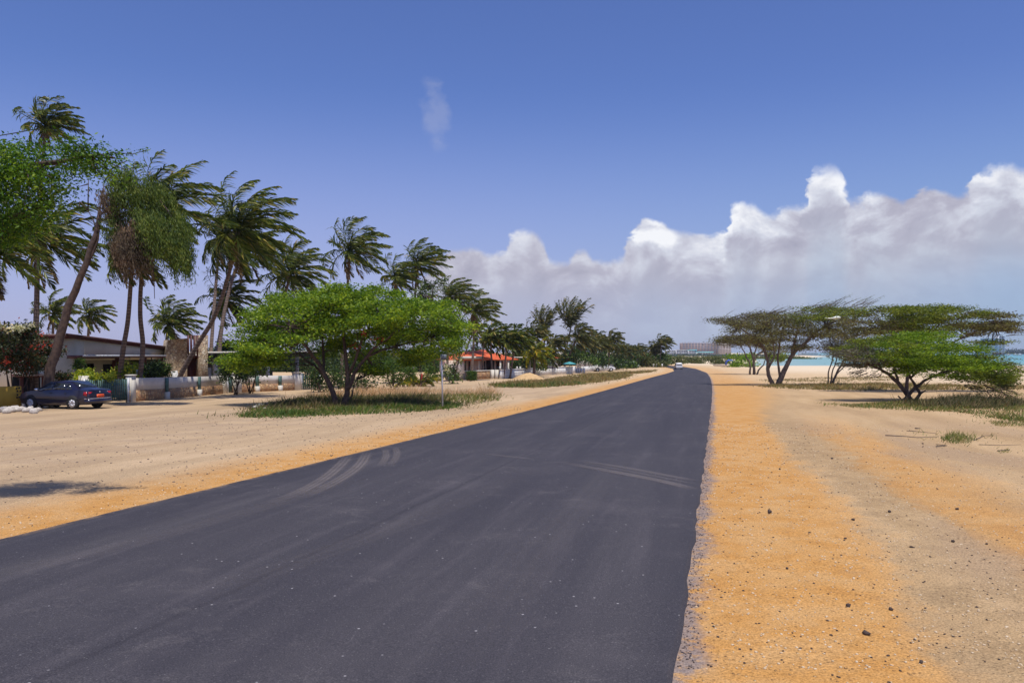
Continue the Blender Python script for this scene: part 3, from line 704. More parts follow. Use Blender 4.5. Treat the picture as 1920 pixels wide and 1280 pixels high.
GP = 'coconut palms in the gardens on the left'
palm('tallest coconut palm at the far left with a small wind-torn crown above the overhanging tree', 56, [(86, 238), (78, 330), (70, 450), (67, 600), (64, 700)], 3.0, 11, GP, .34, .10, 26, low=-.3, dead=2)
palm('thick-trunked palm behind the flowering bush with long yellow-green fronds sweeping right', 41, [(72, 448), (70, 520), (68, 600), (66, 700)], 4.0, 12, GP, .20, .13, 24, 'frond', .17)
palm('palm mostly outside the left edge with a yellow frond hanging into view', 34, [(-22, 470), (-30, 560), (-40, 700)], 3.3, 13, GP, .18, .14, 22, 'frond', .17)
palm('small palm behind the leaning trunk above the house roof at the left', 72, [(100, 588), (99, 640)], 2.9, 14, GP, .24, .1, 20)
palm('stubby dark palm with drooping skirt above the roof of the cream house', 76, [(168, 592), (165, 640)], 2.7, 15, GP, .30, .14, 22, low=-.6)
palm('slender palm with curved trunk left of its twin in front of the awning', 45.5, [(250, 470), (246, 520), (240, 600), (231, 655), (226, 700)], 3.3, 16, GP, .20, .14, 24, 'frond', .165, low=-.7, dY=-2.2)
palm('tall palm right of its twin whose crown rises out of the weeping tree', 45.8, [(296, 392), (280, 470), (266, 520), (263, 590), (268, 650), (262, 712)], 3.9, 17, GP, .20, .11, 26, 'frond', .155, white=1.7, low=-.5, dY=-2.6)
palm('small bushy palm standing between the twin trunks and the stone tower', 60, [(316, 608), (312, 650)], 3.1, 18, GP, .28, .11, 22)
palm('strongly leaning palm crossing the stone tower, whitewashed at its foot', 49.6, [(446, 432), (430, 510), (404, 590), (368, 650), (334, 714)], 4.4, 19, GP, .24, .12, 30, 'frond', .17, white=1.6, low=-.6, dY=-3.0)
palm('straight palm right of the stone tower, left one of the close pair', 54.5, [(412, 448), (406, 520), (399, 610), (393, 706)], 3.6, 20, GP, .22, .13, 24, 'frond', .15, white=1.75, low=-.5, dY=3.0)
palm('palm right of the stone tower, right one of the close pair, bending right', 55, [(462, 470), (440, 510), (418, 600), (408, 706)], 3.6, 21, GP, .24, .13, 24, 'frond', .16, white=1.75, low=-.5, dY=2.0)
palm('low shaggy palm crown under the big crowns right of the stone tower', 59, [(424, 562), (410, 640), (398, 700)], 3.2, 22, GP, .22, .13, 22, low=-.7)
palm('palm with whitewashed foot leaning right behind the top left of the round green tree', 60, [(546, 512), (522, 590), (495, 665), (485, 705)], 3.9, 23, GP, .20, .12, 26, 'frond', .17, white=1.7, low=-.5)
palm('lone tall palm above the middle of the round green tree, fronds streaming right', 64, [(656, 470), (653, 520), (646, 600), (640, 700)], 3.9, 24, GP, .30, .10, 24, 'frond', .15, low=-.6)
palm('lower palm just right of the lone tall palm', 76, [(742, 522), (740, 600), (738, 690)], 3.1, 25, GP, .30, .10, 22)
palm('tall palm above the right half of the round green tree', 78, [(784, 498), (778, 560), (775, 690)], 3.9, 26, GP, .34, .09, 24, low=-.3)
palm('ragged palm behind the dark broadleaf crown', 84, [(846, 560), (842, 620), (838, 700)], 3.6, 27, GP, .28, .1, 24)
palm('palm at the right shoulder of the round green tree over the red roof side', 88, [(890, 584), (888, 640), (884, 705)], 3.7, 28, GP, .30, .10, 24, low=-.3)
palm('slim palm leaning right at the left end of the red roofed house', 100, [(890, 620), (878, 645), (866, 690)], 2.4, 29, GP, .25, .1, 18, near=False, r=.14)
palm('palm with rounded dark crown rising from the middle of the red roof', 96, [(921, 632), (921, 665), (925, 708)], 3.2, 30, GP, .34, .12, 26, near=False, r=.14, low=-.5)
palm('thin palm in front of the white canopy of the red roofed house', 97, [(908, 638), (905, 668), (903, 708)], 2.4, 31, GP, .3, .1, 18, near=False, r=.12)
palm('palm in front of the right half of the red roof, pale lower trunk', 95, [(950, 642), (948, 672), (943, 708)], 3.0, 32, GP, .28, .12, 22, near=False, r=.14)
palm('palm at the right end of the red roof with drooping crown', 96, [(968, 636), (962, 670), (956, 706)], 3.2, 33, GP, .28, .14, 24, near=False, r=.13)
palm('short bright yellow-green palm beside the white wall', 104, [(1003, 664), (1002, 684), (1001, 704)], 3.2, 34, GP, .10, .14, 26, 'frond_yellow', near=False, r=.2, low=-.3)
palm('dark palm directly behind the short yellow-green palm', 118, [(1000, 628), (1000, 660)], 3.4, 35, GP, .28, .12, 26, 'frond_dark', near=False, low=-.5)
palm('palm with a high narrow crown like a flag, left of the tallest far pair', 130, [(1022, 622), (1020, 650), (1018, 696)], 5.2, 36, GP, .13, .0, 20, 'frond_dark', near=False, low=1.0, r=.17, bias=-.25)
palm('tallest of the far palms, pale trunk leaning right above the white wall', 128, [(1070, 616), (1063, 645), (1048, 692)], 6.0, 37, GP, .13, .0, 22, 'frond_dark', near=False, low=1.0, r=.17, bias=-.2)
palm('second pale leaning trunk beside the tallest far palm with a lower crown', 127, [(1082, 632), (1072, 655), (1057, 692)], 4.0, 38, GP, .34, .12, 26, 'frond_dark', near=False, r=.17, low=-.5)
far = [(985, 655, 108, 2.9, 'palm hidden half by the red roof end and the yellow-green palm'), (1040, 646, 122, 3.4, 'dark palm between the flag-like palm and the tallest far pair'),
       (975, 668, 110, 2.6, 'low palm filling the gap right of the red roof'), (1028, 668, 116, 2.8, 'low palm right of the yellow-green palm above the pale wall'),
       (1100, 640, 140, 3.8, 'first palm of the dense row right of the tallest far pair'), (1116, 642, 145, 3.8, 'second palm of the dense row, above the pale gate posts'),
       (1130, 650, 150, 3.4, 'third palm of the dense row, above the parked white car'), (1144, 640, 152, 4.2, 'high-crowned palm of the dense row right above the white car'),
       (1158, 654, 160, 3.4, 'palm of the dense row just right of the high crown'), (1172, 660, 172, 3.2, 'palm near the right end of the dense row'),
       (1184, 662, 180, 3.0, 'lower palm at the right end of the dense row'), (1196, 656, 185, 3.4, 'last palm of the dense row, against the pale hotel'),
       (1221, 655, 190, 3.0, 'left palm of the trio beside the far bend'), (1231, 653, 190, 3.2, 'middle palm of the trio beside the far bend'), (1240, 644, 188, 4.2, 'tall right palm of the trio beside the far bend')]
for i, (px, py, Y, L, lab) in enumerate(far):
    palm(lab, Y, [(px, py), (px - 2, (py + 695) / 2), (px - 4, 698)], L * .92, 60 + i, GP, .24 + .06 * (i % 3), .12, 20 + 2 * (i % 4), 'frond_dark', near=False, low=(-.9, -.3, .1, -.6)[i % 4], r=.15)

# ------------------------------------------------------------------ left broadleaf trees
Ym = Dy(760)
broadleaf('flat_topped_tree', 'round bright green tree on the grassy island left of the road', 'tree', G(638, 761), Ym,
    [([(630, 762), (624, 735), (606, 698), (588, 670), (566, 640, -1), (545, 615, -1.5)], .15, .05),
     ([(642, 763), (651, 738), (652, 705), (648, 665), (644, 615, .5), (640, 570, .5)], .16, .04),
     ([(652, 730), (664, 700), (688, 668), (712, 645), (745, 615, -1)], .11, .04), ([(655, 700), (672, 655), (690, 620), (702, 585, 1)], .08, .03),
     ([(606, 698), (606, 660, 1), (600, 610, 1.5), (590, 575, 1.5)], .08, .03), ([(612, 710), (590, 685, 1), (560, 662, 2), (520, 640, 2)], .07, .025),
     ([(690, 668), (740, 650, 1), (800, 630, 1)], .06, .025), ([(640, 764), (660, 742, .4), (668, 712, .8)], .06, .02)],
    [(655, 562, 85, 26, 0, 2.6, 90), (610, 580, 70, 28, 1, 2.5, 60), (545, 590, 75, 30, -.5, 2.6, 95), (500, 612, 62, 28, 0, 2.2, 70), (470, 630, 40, 26, 0, 1.6, 38), (520, 645, 55, 22, -1, 2, 50),
     (730, 585, 85, 30, 0, 2.8, 95), (790, 595, 75, 34, -.5, 2.6, 95), (845, 605, 44, 22, 0, 1.6, 42), (800, 640, 62, 30, 0, 2.2, 75), (740, 640, 60, 34, 1.4, 1.8, 50),
     (640, 600, 95, 24, 1.5, 2, 60), (700, 615, 55, 28, -1, 1.6, 34), (590, 620, 50, 24, -1.2, 1.6, 38), (470, 668, 34, 18, -.5, 1.3, 18), (845, 640, 26, 20, 0, 1.2, 14), (770, 672, 44, 18, .5, 1.6, 34), (600, 640, 70, 28, 2.2, 1.4, 60), (690, 645, 80, 32, 2.2, 1.4, 70), (455, 680, 36, 14, .4, 1.4, 26), (500, 672, 44, 22, .6, 1.6, 40), (560, 556, 60, 20, .5, 2, 40), (650, 548, 60, 16, .5, 2.2, 44), (725, 560, 60, 18, .5, 2, 40), (700, 690, 40, 14, 1.5, 1.2, 20)],
    'leaf_bright', seed=5, dens=1.5, leafn=56, spread=(.30, .30, .10), size=.066, aspect=.42, flat=.55, lean=(.25, 0, -.1), ntw=9, shell=.35,
    extra=lambda g, cr, tw, tops: leafblob(cr.setdefault('petal_red', MB()), g, np.array([tuple(at(681, 624, Ym - 1.2)), tuple(at(706, 637, Ym - 1)), tuple(at(664, 652, Ym - .6))]), 16, (.14, .14, .12), .06, .6))

Yo = 11.8
broadleaf('overhanging_tree', 'dark green fine-leaved tree reaching in from beyond the left edge', 'tree', Gy(-330, Yo), Yo,
    [([(-330, 925), (-320, 760), (-280, 560), (-180, 430), (-60, 360), (60, 310), (170, 292)], .17, .02), ([(-280, 560), (-200, 520), (-80, 450), (10, 410)], .09, .02),
     ([(-320, 700), (-380, 540), (-440, 420)], .12, .03), ([(-180, 430), (-120, 330), (-40, 285)], .06, .015)],
    [(60, 300, 90, 34, 0, .8, 60), (150, 298, 60, 22, 0, .5, 34), (20, 340, 100, 46, 0, .9, 80), (90, 340, 60, 34, 0, .6, 34), (-10, 400, 90, 50, 0, .9, 80), (50, 400, 50, 40, 0, .6, 34),
     (200, 300, 24, 10, 0, .2, 7), (-90, 340, 90, 60, 0, 1, 60), (-200, 380, 110, 80, 0, 1.2, 70), (-340, 400, 120, 90, 0, 1.3, 70), (-20, 455, 60, 30, 0, .5, 28), (200, 330, 20, 14, 0, .2, 6)],
    'leaf_over', seed=8, dens=1.05, leafn=52, spread=(.15, .15, .08), size=.026, aspect=.42, flat=.4, lean=(.3, 0, -.2), ntw=10, twr=.010, shell=.2,
    extra=lambda g, cr, tw, tops: (tw.tube([at(170, 292, Yo), at(215, 286, Yo), at(250, 289, Yo), at(276, 281, Yo)], [.008, .006, .005, .003], 4), tw.tube([at(190, 300, Yo), at(235, 318, Yo), at(280, 311, Yo)], [.008, .005, .003], 4),
        leafblob(cr['leaf_over'], g, np.array([tuple(at(x, y, Yo)) for x, y in ((215, 287), (228, 288), (242, 289), (258, 284), (272, 281), (235, 317), (252, 315), (272, 312))]), 22, (.05, .04, .018), .020, .42, .4)))

Yw = 38.5
def weep(g, cr, tw, tops):
    def strands(key, n, lobe, lo, hi, cnt=26):
        mb = cr.setdefault(key, MB()); C = lobepts(g, lobe, n, Yw, .2)
        for c in C:
            L = g.uniform(lo, hi); k = cnt; tt = g.uniform(0, 1, (k, 1)) ** .8
            P = c + np.array([.22 * L, 0, -L]) * tt * np.array([1, 1, 1]) + g.normal(0, 1, (k, 3)) * np.array([.09, .09, .07])
            A = unit(np.array([.25, 0, -1.0]) + g.normal(0, .35, (k, 3))); B = unit(np.cross(A, g.normal(0, 1, (k, 3)))); s = g.uniform(.05, .11, (k, 1))
            mb.add(*quads(P, A * s, B * s * .22))
    strands('leaf_weep', 330, (245, 345, 48, 32, 0, 1.3), .5, 1.6); strands('leaf_weep', 420, (298, 410, 50, 34, 0, 1.4), .7, 2.4, 30); strands('leaf_weep', 200, (330, 455, 22, 30, 0, 1.0), .6, 1.7)
    strands('leaf_weep', 120, (215, 420, 22, 50, 0, .8), .6, 2.2); strands('leaf_brown', 330, (242, 440, 34, 40, -.6, .8), .5, 1.9, 30); strands('leaf_brown', 120, (205, 375, 22, 30, 0, .8), .4, 1.2)
    strands('leaf_weep', 90, (300, 360, 20, 20, .3, .8), .4, 1.0)
    for x0, y0, x1, y1 in ((182, 440, 165, 395), (165, 395, 150, 378), (165, 395, 166, 335), (180, 470, 158, 455), (186, 400, 196, 340), (196, 340, 215, 310), (196, 350, 240, 345), (240, 345, 300, 375), (300, 375, 330, 420), (190, 400, 230, 390), (230, 390, 275, 410), (166, 345, 148, 350), (205, 320, 243, 300), (285, 440, 290, 560), (150, 378, 146, 392), (172, 470, 150, 466)):
        a = at(x0, y0, Yw); b = at(x1, y1, Yw); m_ = (a + b) / 2 + Vector((0, rnd.uniform(-.2, .2), rnd.uniform(0, .15))); tw.tube([a, m_, b], [.035, .026, .014], 5)
broadleaf('weeping_tree', 'leaning tree behind the parked blue car with hanging grey-green and dead brown foliage', 'tree', Gy(84, Yw), Yw,
    [([(84, 760), (92, 712), (106, 660), (122, 600), (142, 545), (164, 490), (180, 440), (188, 395)], .27, .10), ([(106, 660), (116, 640), (128, 590)], .10, .05), ([(164, 490), (176, 470), (186, 430)], .08, .04)],
    [], 'leaf_weep', bark='bark', seed=9, extra=weep)

# dark broadleaf crown peeping between the palms
broadleaf('dark_broadleaf_tree', 'dark sparse broadleaf tree between the palms over the round green tree', 'tree', Gy(812, 72), 72,
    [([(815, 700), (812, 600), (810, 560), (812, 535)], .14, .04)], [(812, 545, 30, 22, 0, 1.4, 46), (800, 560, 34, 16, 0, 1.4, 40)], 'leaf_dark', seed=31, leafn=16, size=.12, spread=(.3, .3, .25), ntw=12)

# ------------------------------------------------------------------ right side umbrella acacias
GA = 'wind-shaped umbrella thorn trees on the beach side'
def spikes(Y0, spec, seed):
    """bare wind-combed twigs standing out of the crown"""
    def f(g, cr, tw, tops):
        for (px0, px1, py0, py1, n, dx, dy, key) in spec:
            for i in range(n):
                px = g.uniform(px0, px1); t = (px - px0) / max(px1 - px0, 1); py = py0 + (py1 - py0) * t + g.uniform(0, 12)
                a = at(px, py, Y0 + g.uniform(-1.5, 1.5)); s = Y0 / FPX
                b = a + Vector((dx * g.uniform(.5, 1.3) * s, g.uniform(-.4, .4), dy * g.uniform(.3, 1.4) * s)); m_ = a.lerp(b, .5) + Vector((0, 0, g.uniform(-.06, .10)))
                tw.tube([a, m_, b], [.022, .016, .006], 4, cap=False)
                P = np.array([tuple(m_), tuple(m_.lerp(b, .5)), tuple(b)]); leafblob(cr.setdefault(key, MB()), g, P, 7, (.12, .12, .05), .045, .3, .7)
    return f
Y4 = Dy(752)
broadleaf('umbrella_tree', 'nearest low spreading green tree on the right with crossed dark trunks', 'tree', G(1706, 752), Y4,
    [([(1710, 753), (1698, 735), (1684, 717), (1668, 702), (1651, 692), (1632, 684, -.5), (1610, 678, -.5)], .14, .04), ([(1692, 753), (1704, 740), (1716, 726), (1732, 714), (1750, 705), (1790, 694, -.4), (1830, 690, -.4)], .11, .04),
     ([(1716, 752), (1725, 738), (1718, 727), (1707, 709), (1702, 690), (1700, 668)], .10, .04), ([(1725, 738), (1730, 735), (1735, 732)], .06, .035), ([(1684, 717), (1679, 700), (1677, 686), (1668, 664, 1)], .08, .03),
     ([(1707, 709), (1722, 690, .6), (1745, 672, 1)], .06, .03), ([(1690, 752), (1688, 746), (1684, 742)], .05, .04), ([(1651, 692), (1650, 684), (1640, 668, 1)], .06, .025), ([(1668, 702), (1692, 690, 1), (1716, 684, 1.6)], .05, .02)],
    [(1700, 660, 92, 26, 0, 2.4, 120), (1740, 640, 85, 20, 0.4, 2.4, 85), (1790, 672, 80, 26, 0, 2.4, 105), (1650, 655, 66, 22, 0, 2, 66, 'leaf_acacia'), (1610, 664, 40, 18, 0, 1.6, 34, 'leaf_grey'), (1622, 680, 42, 10, 0, 1.2, 26, 'leaf_grey'),
     (1760, 690, 90, 18, -.4, 2, 80), (1840, 684, 50, 22, 0, 1.8, 60, 'leaf_acacia'), (1868, 700, 44, 16, -.3, 1.6, 40, 'leaf_acacia'), (1830, 706, 50, 12, -.8, 1.4, 30, 'leaf_acacia'), (1700, 684, 60, 12, .4, 1.6, 40), (1880, 715, 34, 12, -.4, 1.2, 18, 'leaf_acacia')],
    'leaf_acacia_green', seed=41, dens=2.1, leafn=42, spread=(.36, .3, .07), size=.066, aspect=.3, flat=.72, lean=(.35, 0, -.08), ntw=14, shell=.3, group=GA, twr=.028,
    extra=spikes(Y4, [(1800, 1890, 712, 728, 34, 26, -14, 'leaf_acacia'), (1600, 1660, 690, 692, 14, -22, -8, 'leaf_grey'), (1860, 1900, 660, 690, 16, 26, 2, 'leaf_acacia')], 1))
Y5 = 57.0
broadleaf('umbrella_tree', 'flat-topped tree rising behind the nearest low green tree, its crown reaching the right edge', 'tree', Gy(1700, Y5), Y5,
    [([(1700, 738), (1702, 705), (1704, 670), (1690, 640), (1660, 608)], .14, .04), ([(1704, 690), (1740, 660), (1800, 635), (1870, 612)], .10, .03), ([(1704, 680), (1730, 640), (1762, 605)], .09, .03)],
    [(1680, 592, 84, 18, 0, 3, 95), (1760, 590, 85, 20, 0, 3, 100), (1640, 606, 60, 22, 0, 2.6, 60, 'leaf_acacia_dry'), (1830, 602, 66, 17, 0, 2.6, 75, 'leaf_acacia_dry'), (1874, 612, 34, 11, 0, 1.8, 26, 'leaf_acacia_dry'), (1740, 615, 110, 20, 0, 3, 100), (1660, 630, 90, 16, 0, 2.8, 66, 'leaf_acacia_dry'), (1850, 622, 50, 8, 0, 1.8, 22, 'leaf_acacia_dry'), (1850, 640, 34, 5, 0, 1.2, 12)],
    'leaf_acacia', seed=43, dens=2.0, leafn=40, spread=(.46, .4, .09), size=.080, aspect=.3, flat=.72, lean=(.35, 0, 0), ntw=14, shell=.3, group=GA,
    extra=spikes(Y5, [(1600, 1860, 578, 586, 60, 34, 9, 'leaf_acacia_dry'), (1850, 1890, 598, 620, 34, 34, 2, 'leaf_acacia_dry')], 2))
Y2 = Dy(722)
broadleaf('umbrella_tree', 'brown-leaved tree with a V of two thick stems, its sparse crown toward the road', 'tree', G(1456, 721), Y2,
    [([(1450, 722), (1441, 703), (1440, 678), (1432, 652), (1415, 632), (1385, 612)], .20, .06), ([(1459, 722), (1466, 705), (1474, 688), (1484, 668), (1500, 650), (1520, 632), (1548, 612)], .28, .07),
     ([(1463, 708), (1460, 688), (1458, 668), (1462, 640), (1470, 610)], .12, .05), ([(1441, 690), (1452, 668), (1450, 640), (1440, 610)], .10, .04), ([(1484, 668), (1490, 640), (1500, 600)], .12, .04), ([(1432, 652), (1420, 648), (1400, 640)], .08, .03)],
    [(1400, 606, 52, 12, 0, 3.5, 55), (1450, 600, 60, 17, 0, 3.5, 75), (1510, 592, 62, 17, 0, 3.5, 80, 'leaf_acacia'), (1560, 585, 44, 14, 0, 3, 50, 'leaf_acacia'), (1440, 628, 56, 16, 0, 3, 62), (1500, 622, 66, 22, 0, 3.2, 90), (1550, 615, 52, 26, 0, 3, 70), (1395, 640, 44, 8, 0, 2.5, 30), (1510, 648, 44, 10, 0, 2.5, 30), (1356, 600, 22, 5, 0, 1.5, 12), (1580, 645, 40, 14, 0, 2, 34, 'leaf_grey')],
    'leaf_acacia_dry', seed=45, dens=1.85, leafn=36, spread=(.55, .5, .12), size=.085, aspect=.28, flat=.72, lean=(.4, 0, .05), ntw=20, shell=.3, group=GA, bark='bark_grey', twr=.04,
    extra=spikes(Y2, [(1345, 1560, 598, 576, 90, 34, 12, 'leaf_acacia_dry'), (1340, 1400, 600, 600, 22, -16, 3, 'leaf_acacia_dry'), (1345, 1400, 640, 642, 20, -18, 0, 'leaf_acacia_dry'), (1520, 1620, 572, 568, 40, 34, 14, 'leaf_acacia')], 3))
Y3 = Dy(721)
broadleaf('umbrella_tree', 'slender tree of thin leaning stems with greyish twiggy crown between its neighbours', 'tree', G(1556, 721), Y3,
    [([(1553, 722), (1553, 700), (1558, 684), (1562, 668), (1560, 650)], .07, .04), ([(1556, 722), (1560, 700), (1566, 684), (1570, 668), (1576, 650)], .07, .04), ([(1560, 721), (1568, 702), (1578, 684), (1584, 670), (1600, 652)], .12, .05), ([(1570, 700), (1580, 690), (1586, 676)], .06, .04)],
    [(1590, 655, 50, 16, 0, 2.4, 50), (1560, 648, 36, 12, 0, 2, 30), (1612, 672, 34, 9, 0, 1.8, 22), (1620, 640, 46, 14, 0, 2.4, 36, 'leaf_acacia_dry')], 'leaf_grey', seed=47, dens=1.7, leafn=38, spread=(.5, .4, .12), size=.07, aspect=.22, flat=.6, lean=(.4, 0, 0), ntw=22, group=GA, bark='bark_grey', twr=.03)
Y1 = Dy(702)
broadleaf('umbrella_tree', 'farther multi-stemmed tree nearest the road bend on the beach side', 'tree', G(1412, 702), Y1,
    [([(1406, 702), (1407, 690), (1405, 678), (1396, 660), (1389, 648)], .16, .07), ([(1414, 702), (1413, 684), (1412, 668), (1406, 650), (1395, 632)], .22, .08), ([(1415, 700), (1413, 680), (1420, 664), (1440, 655), (1450, 640)], .18, .06), ([(1419, 702), (1422, 694), (1432, 684), (1436, 672)], .14, .06), ([(1413, 680), (1417, 655), (1424, 630)], .13, .05), ([(1440, 700), (1440, 680), (1444, 664)], .12, .06)],
    [(1390, 640, 40, 12, 0, 4, 50), (1425, 645, 40, 15, 0, 4, 50), (1376, 632, 24, 6, 0, 2.5, 16), (1415, 622, 46, 16, 0, 4, 50), (1460, 655, 26, 9, 0, 3, 20)], 'leaf_acacia_dry', seed=49, dens=1.9, leafn=34, spread=(.8, .7, .17), size=.12, aspect=.3, flat=.7, lean=(.4, 0, 0), ntw=16, group=GA, bark='bark_grey', twr=.06,
    extra=spikes(Y1, [(1350, 1400, 640, 636, 26, -20, 2, 'leaf_acacia_dry')], 4))

# ------------------------------------------------------------------ bushes and scrub
bush('flowering_bush', 'dark bougainvillea bush with red blossom and a white-flowered top above the yellow wall', 'bush', 22, 655, 80, 44, 38.6, 'leaf_boug', 330, 44, .07, 51,
     flowers=[('petal_red', (42, 677, 10, 9), 16), ('petal_red', (82, 640, 10, 22), 9), ('petal_white', (22, 612, 40, 6), 60)], rd=1.6, spread=.16)
bush('garden_shrub', 'yellow-leaved shrub on a thin stem beside the red-roofed shelter', 'shrub', 62, 674, 15, 8, 40.6, 'leaf_yellow', 22, 14, .06, 52, spread=.08)
bush('garden_shrub', 'round green shrub against the window of the cream house', 'shrub', 149, 690, 14, 18, 43.0, 'leaf_mid', 70, 22, .045, 53, spread=.09)
bush('hedge', 'low yellow-green hedge in front of the cream house window', 'hedge', 172, 706, 46, 9, 41.5, 'leaf_yellow', 120, 16, .06, 54, rd=.7, spread=.12)
bush('garden_shrub', 'dark reddish plant between the car roof and the cream wall', 'shrub', 116, 708, 18, 9, 40.5, 'leaf_boug', 40, 16, .06, 55, spread=.1)
for i, (px, py, rx, ry, Y, lf, lab) in enumerate([
    (240, 702, 22, 10, 46, 'leaf_yellow', 'low leafy plant between the feet of the twin palms'), (292, 698, 20, 14, 48, 'leaf_dark', 'dark plant on the porch left of the stone tower'),
    (440, 690, 34, 26, 52, 'leaf_dark', 'dark shrub behind the garden wall right of the small gate'), (470, 672, 44, 34, 54, 'leaf_mid', 'tall green shrub under the left side of the round green tree'),
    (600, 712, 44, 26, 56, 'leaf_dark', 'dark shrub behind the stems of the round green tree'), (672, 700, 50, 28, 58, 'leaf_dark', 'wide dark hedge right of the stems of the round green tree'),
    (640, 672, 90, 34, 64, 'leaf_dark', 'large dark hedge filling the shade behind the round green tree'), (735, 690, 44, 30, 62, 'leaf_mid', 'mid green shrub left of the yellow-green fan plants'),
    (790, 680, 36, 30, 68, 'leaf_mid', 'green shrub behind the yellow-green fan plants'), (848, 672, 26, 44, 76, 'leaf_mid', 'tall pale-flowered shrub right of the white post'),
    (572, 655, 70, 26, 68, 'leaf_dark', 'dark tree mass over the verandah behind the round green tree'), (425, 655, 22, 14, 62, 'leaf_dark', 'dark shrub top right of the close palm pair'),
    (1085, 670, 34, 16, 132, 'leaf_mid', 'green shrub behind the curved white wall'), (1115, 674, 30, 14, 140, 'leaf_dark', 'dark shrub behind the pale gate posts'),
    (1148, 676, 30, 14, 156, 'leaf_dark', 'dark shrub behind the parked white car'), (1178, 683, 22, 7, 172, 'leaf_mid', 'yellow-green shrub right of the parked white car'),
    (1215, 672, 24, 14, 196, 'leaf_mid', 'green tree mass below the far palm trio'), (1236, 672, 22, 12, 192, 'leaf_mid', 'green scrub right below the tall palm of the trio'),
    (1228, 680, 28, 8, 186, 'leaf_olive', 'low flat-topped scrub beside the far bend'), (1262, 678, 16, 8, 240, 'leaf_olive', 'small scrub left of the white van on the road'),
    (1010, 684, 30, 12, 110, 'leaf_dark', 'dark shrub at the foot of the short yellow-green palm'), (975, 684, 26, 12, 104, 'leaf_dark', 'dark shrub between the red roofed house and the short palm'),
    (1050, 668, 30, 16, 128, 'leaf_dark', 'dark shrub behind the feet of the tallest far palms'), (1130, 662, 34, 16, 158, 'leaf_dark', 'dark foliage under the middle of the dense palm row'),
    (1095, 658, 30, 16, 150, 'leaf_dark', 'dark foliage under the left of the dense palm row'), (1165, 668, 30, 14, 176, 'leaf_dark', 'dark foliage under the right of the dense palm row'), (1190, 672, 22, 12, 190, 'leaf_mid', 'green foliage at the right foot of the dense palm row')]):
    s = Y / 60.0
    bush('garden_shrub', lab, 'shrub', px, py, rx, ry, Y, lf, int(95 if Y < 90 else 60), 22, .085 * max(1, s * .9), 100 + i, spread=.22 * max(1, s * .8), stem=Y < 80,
         flowers=[('petal_white', (850, 668, 22, 36), 26)] if 'pale-flowered' in lab else None)
for i, (px, py, rx, ry, Y, lf, lab) in enumerate([
    (1320, 679, 34, 7, 250, 'leaf_olive', 'olive scrub left of the beached boats under the raw concrete building'), (1292, 680, 24, 7, 262, 'leaf_olive', 'olive scrub right behind the white van'),
    (1348, 678, 24, 8, 240, 'leaf_olive', 'olive scrub right of the white hotel, next to the blue tarpaulin'), (1392, 669, 34, 6, 235, 'leaf_acacia_green', 'flat green tree crown behind the blue tarpaulin'),
    (1390, 685, 28, 6, 188, 'leaf_acacia_green', 'low green creeper in front of the beached boats'), (1462, 668, 24, 7, 170, 'leaf_acacia', 'small green crown seen between the forked stems'),
    (1905, 712, 40, 12, 62, 'leaf_olive', 'brownish scrub at the right edge behind the nearest tree')]):
    bush('scrub_bush', lab, 'bush', px, py, rx, ry, Y, lf, 60, 22, .1 * max(1, Y / 90), 140 + i, spread=.16 * max(1, Y / 70), stem=False)

# fan-leaved plants beside the verge
def fanplant(px, py, Y, s, n, seed, label, mat='frond_yellow'):
    g = rng(seed); base = Gy(px, Y); t = thing('fan_plant', label, 'plant', base, 'yellow-green fan plants by the driveway'); mb = MB(); c = np.array(base) + np.array([0, 0, .1])
    for i in range(n):
        az = i * 2.4; el = g.uniform(.5, 1.2); d = np.array([math.cos(az) * math.cos(el), math.sin(az) * math.cos(el), math.sin(el)])
        frond(mb, g, c, d, s * g.uniform(.8, 1.1), .03, .22, 14, .05, s * .30, drift=.3)
    mb.build('leaves', M[mat], t)
    st = MB(); st.tube([base, base + Vector((0, 0, .3))], [.12, .08], 7); st.build('stem', M['bark'], t)
fanplant(756, 720, Dy(725), 1.5, 12, 201, 'leftmost yellow-green fan plant by the driveway behind the verge')
fanplant(786, 720, Dy(724), 1.6, 14, 202, 'middle fan plant by the driveway, brightest yellow leaves'); fanplant(806, 712, Dy(718), 1.7, 12, 203, 'rightmost fan plant by the driveway, nearest the white post')
o = MB(); o.tube([at(790, 718, Dy(722)), at(790, 706, Dy(722)), at(791, 700, Dy(722))], [.1, .14, .06], 8)
tag(o.build('red_flower_spike', M['petal_red'], Gy(790, Dy(722))), 'red flower spike between the yellow-green fan plants', 'flower')

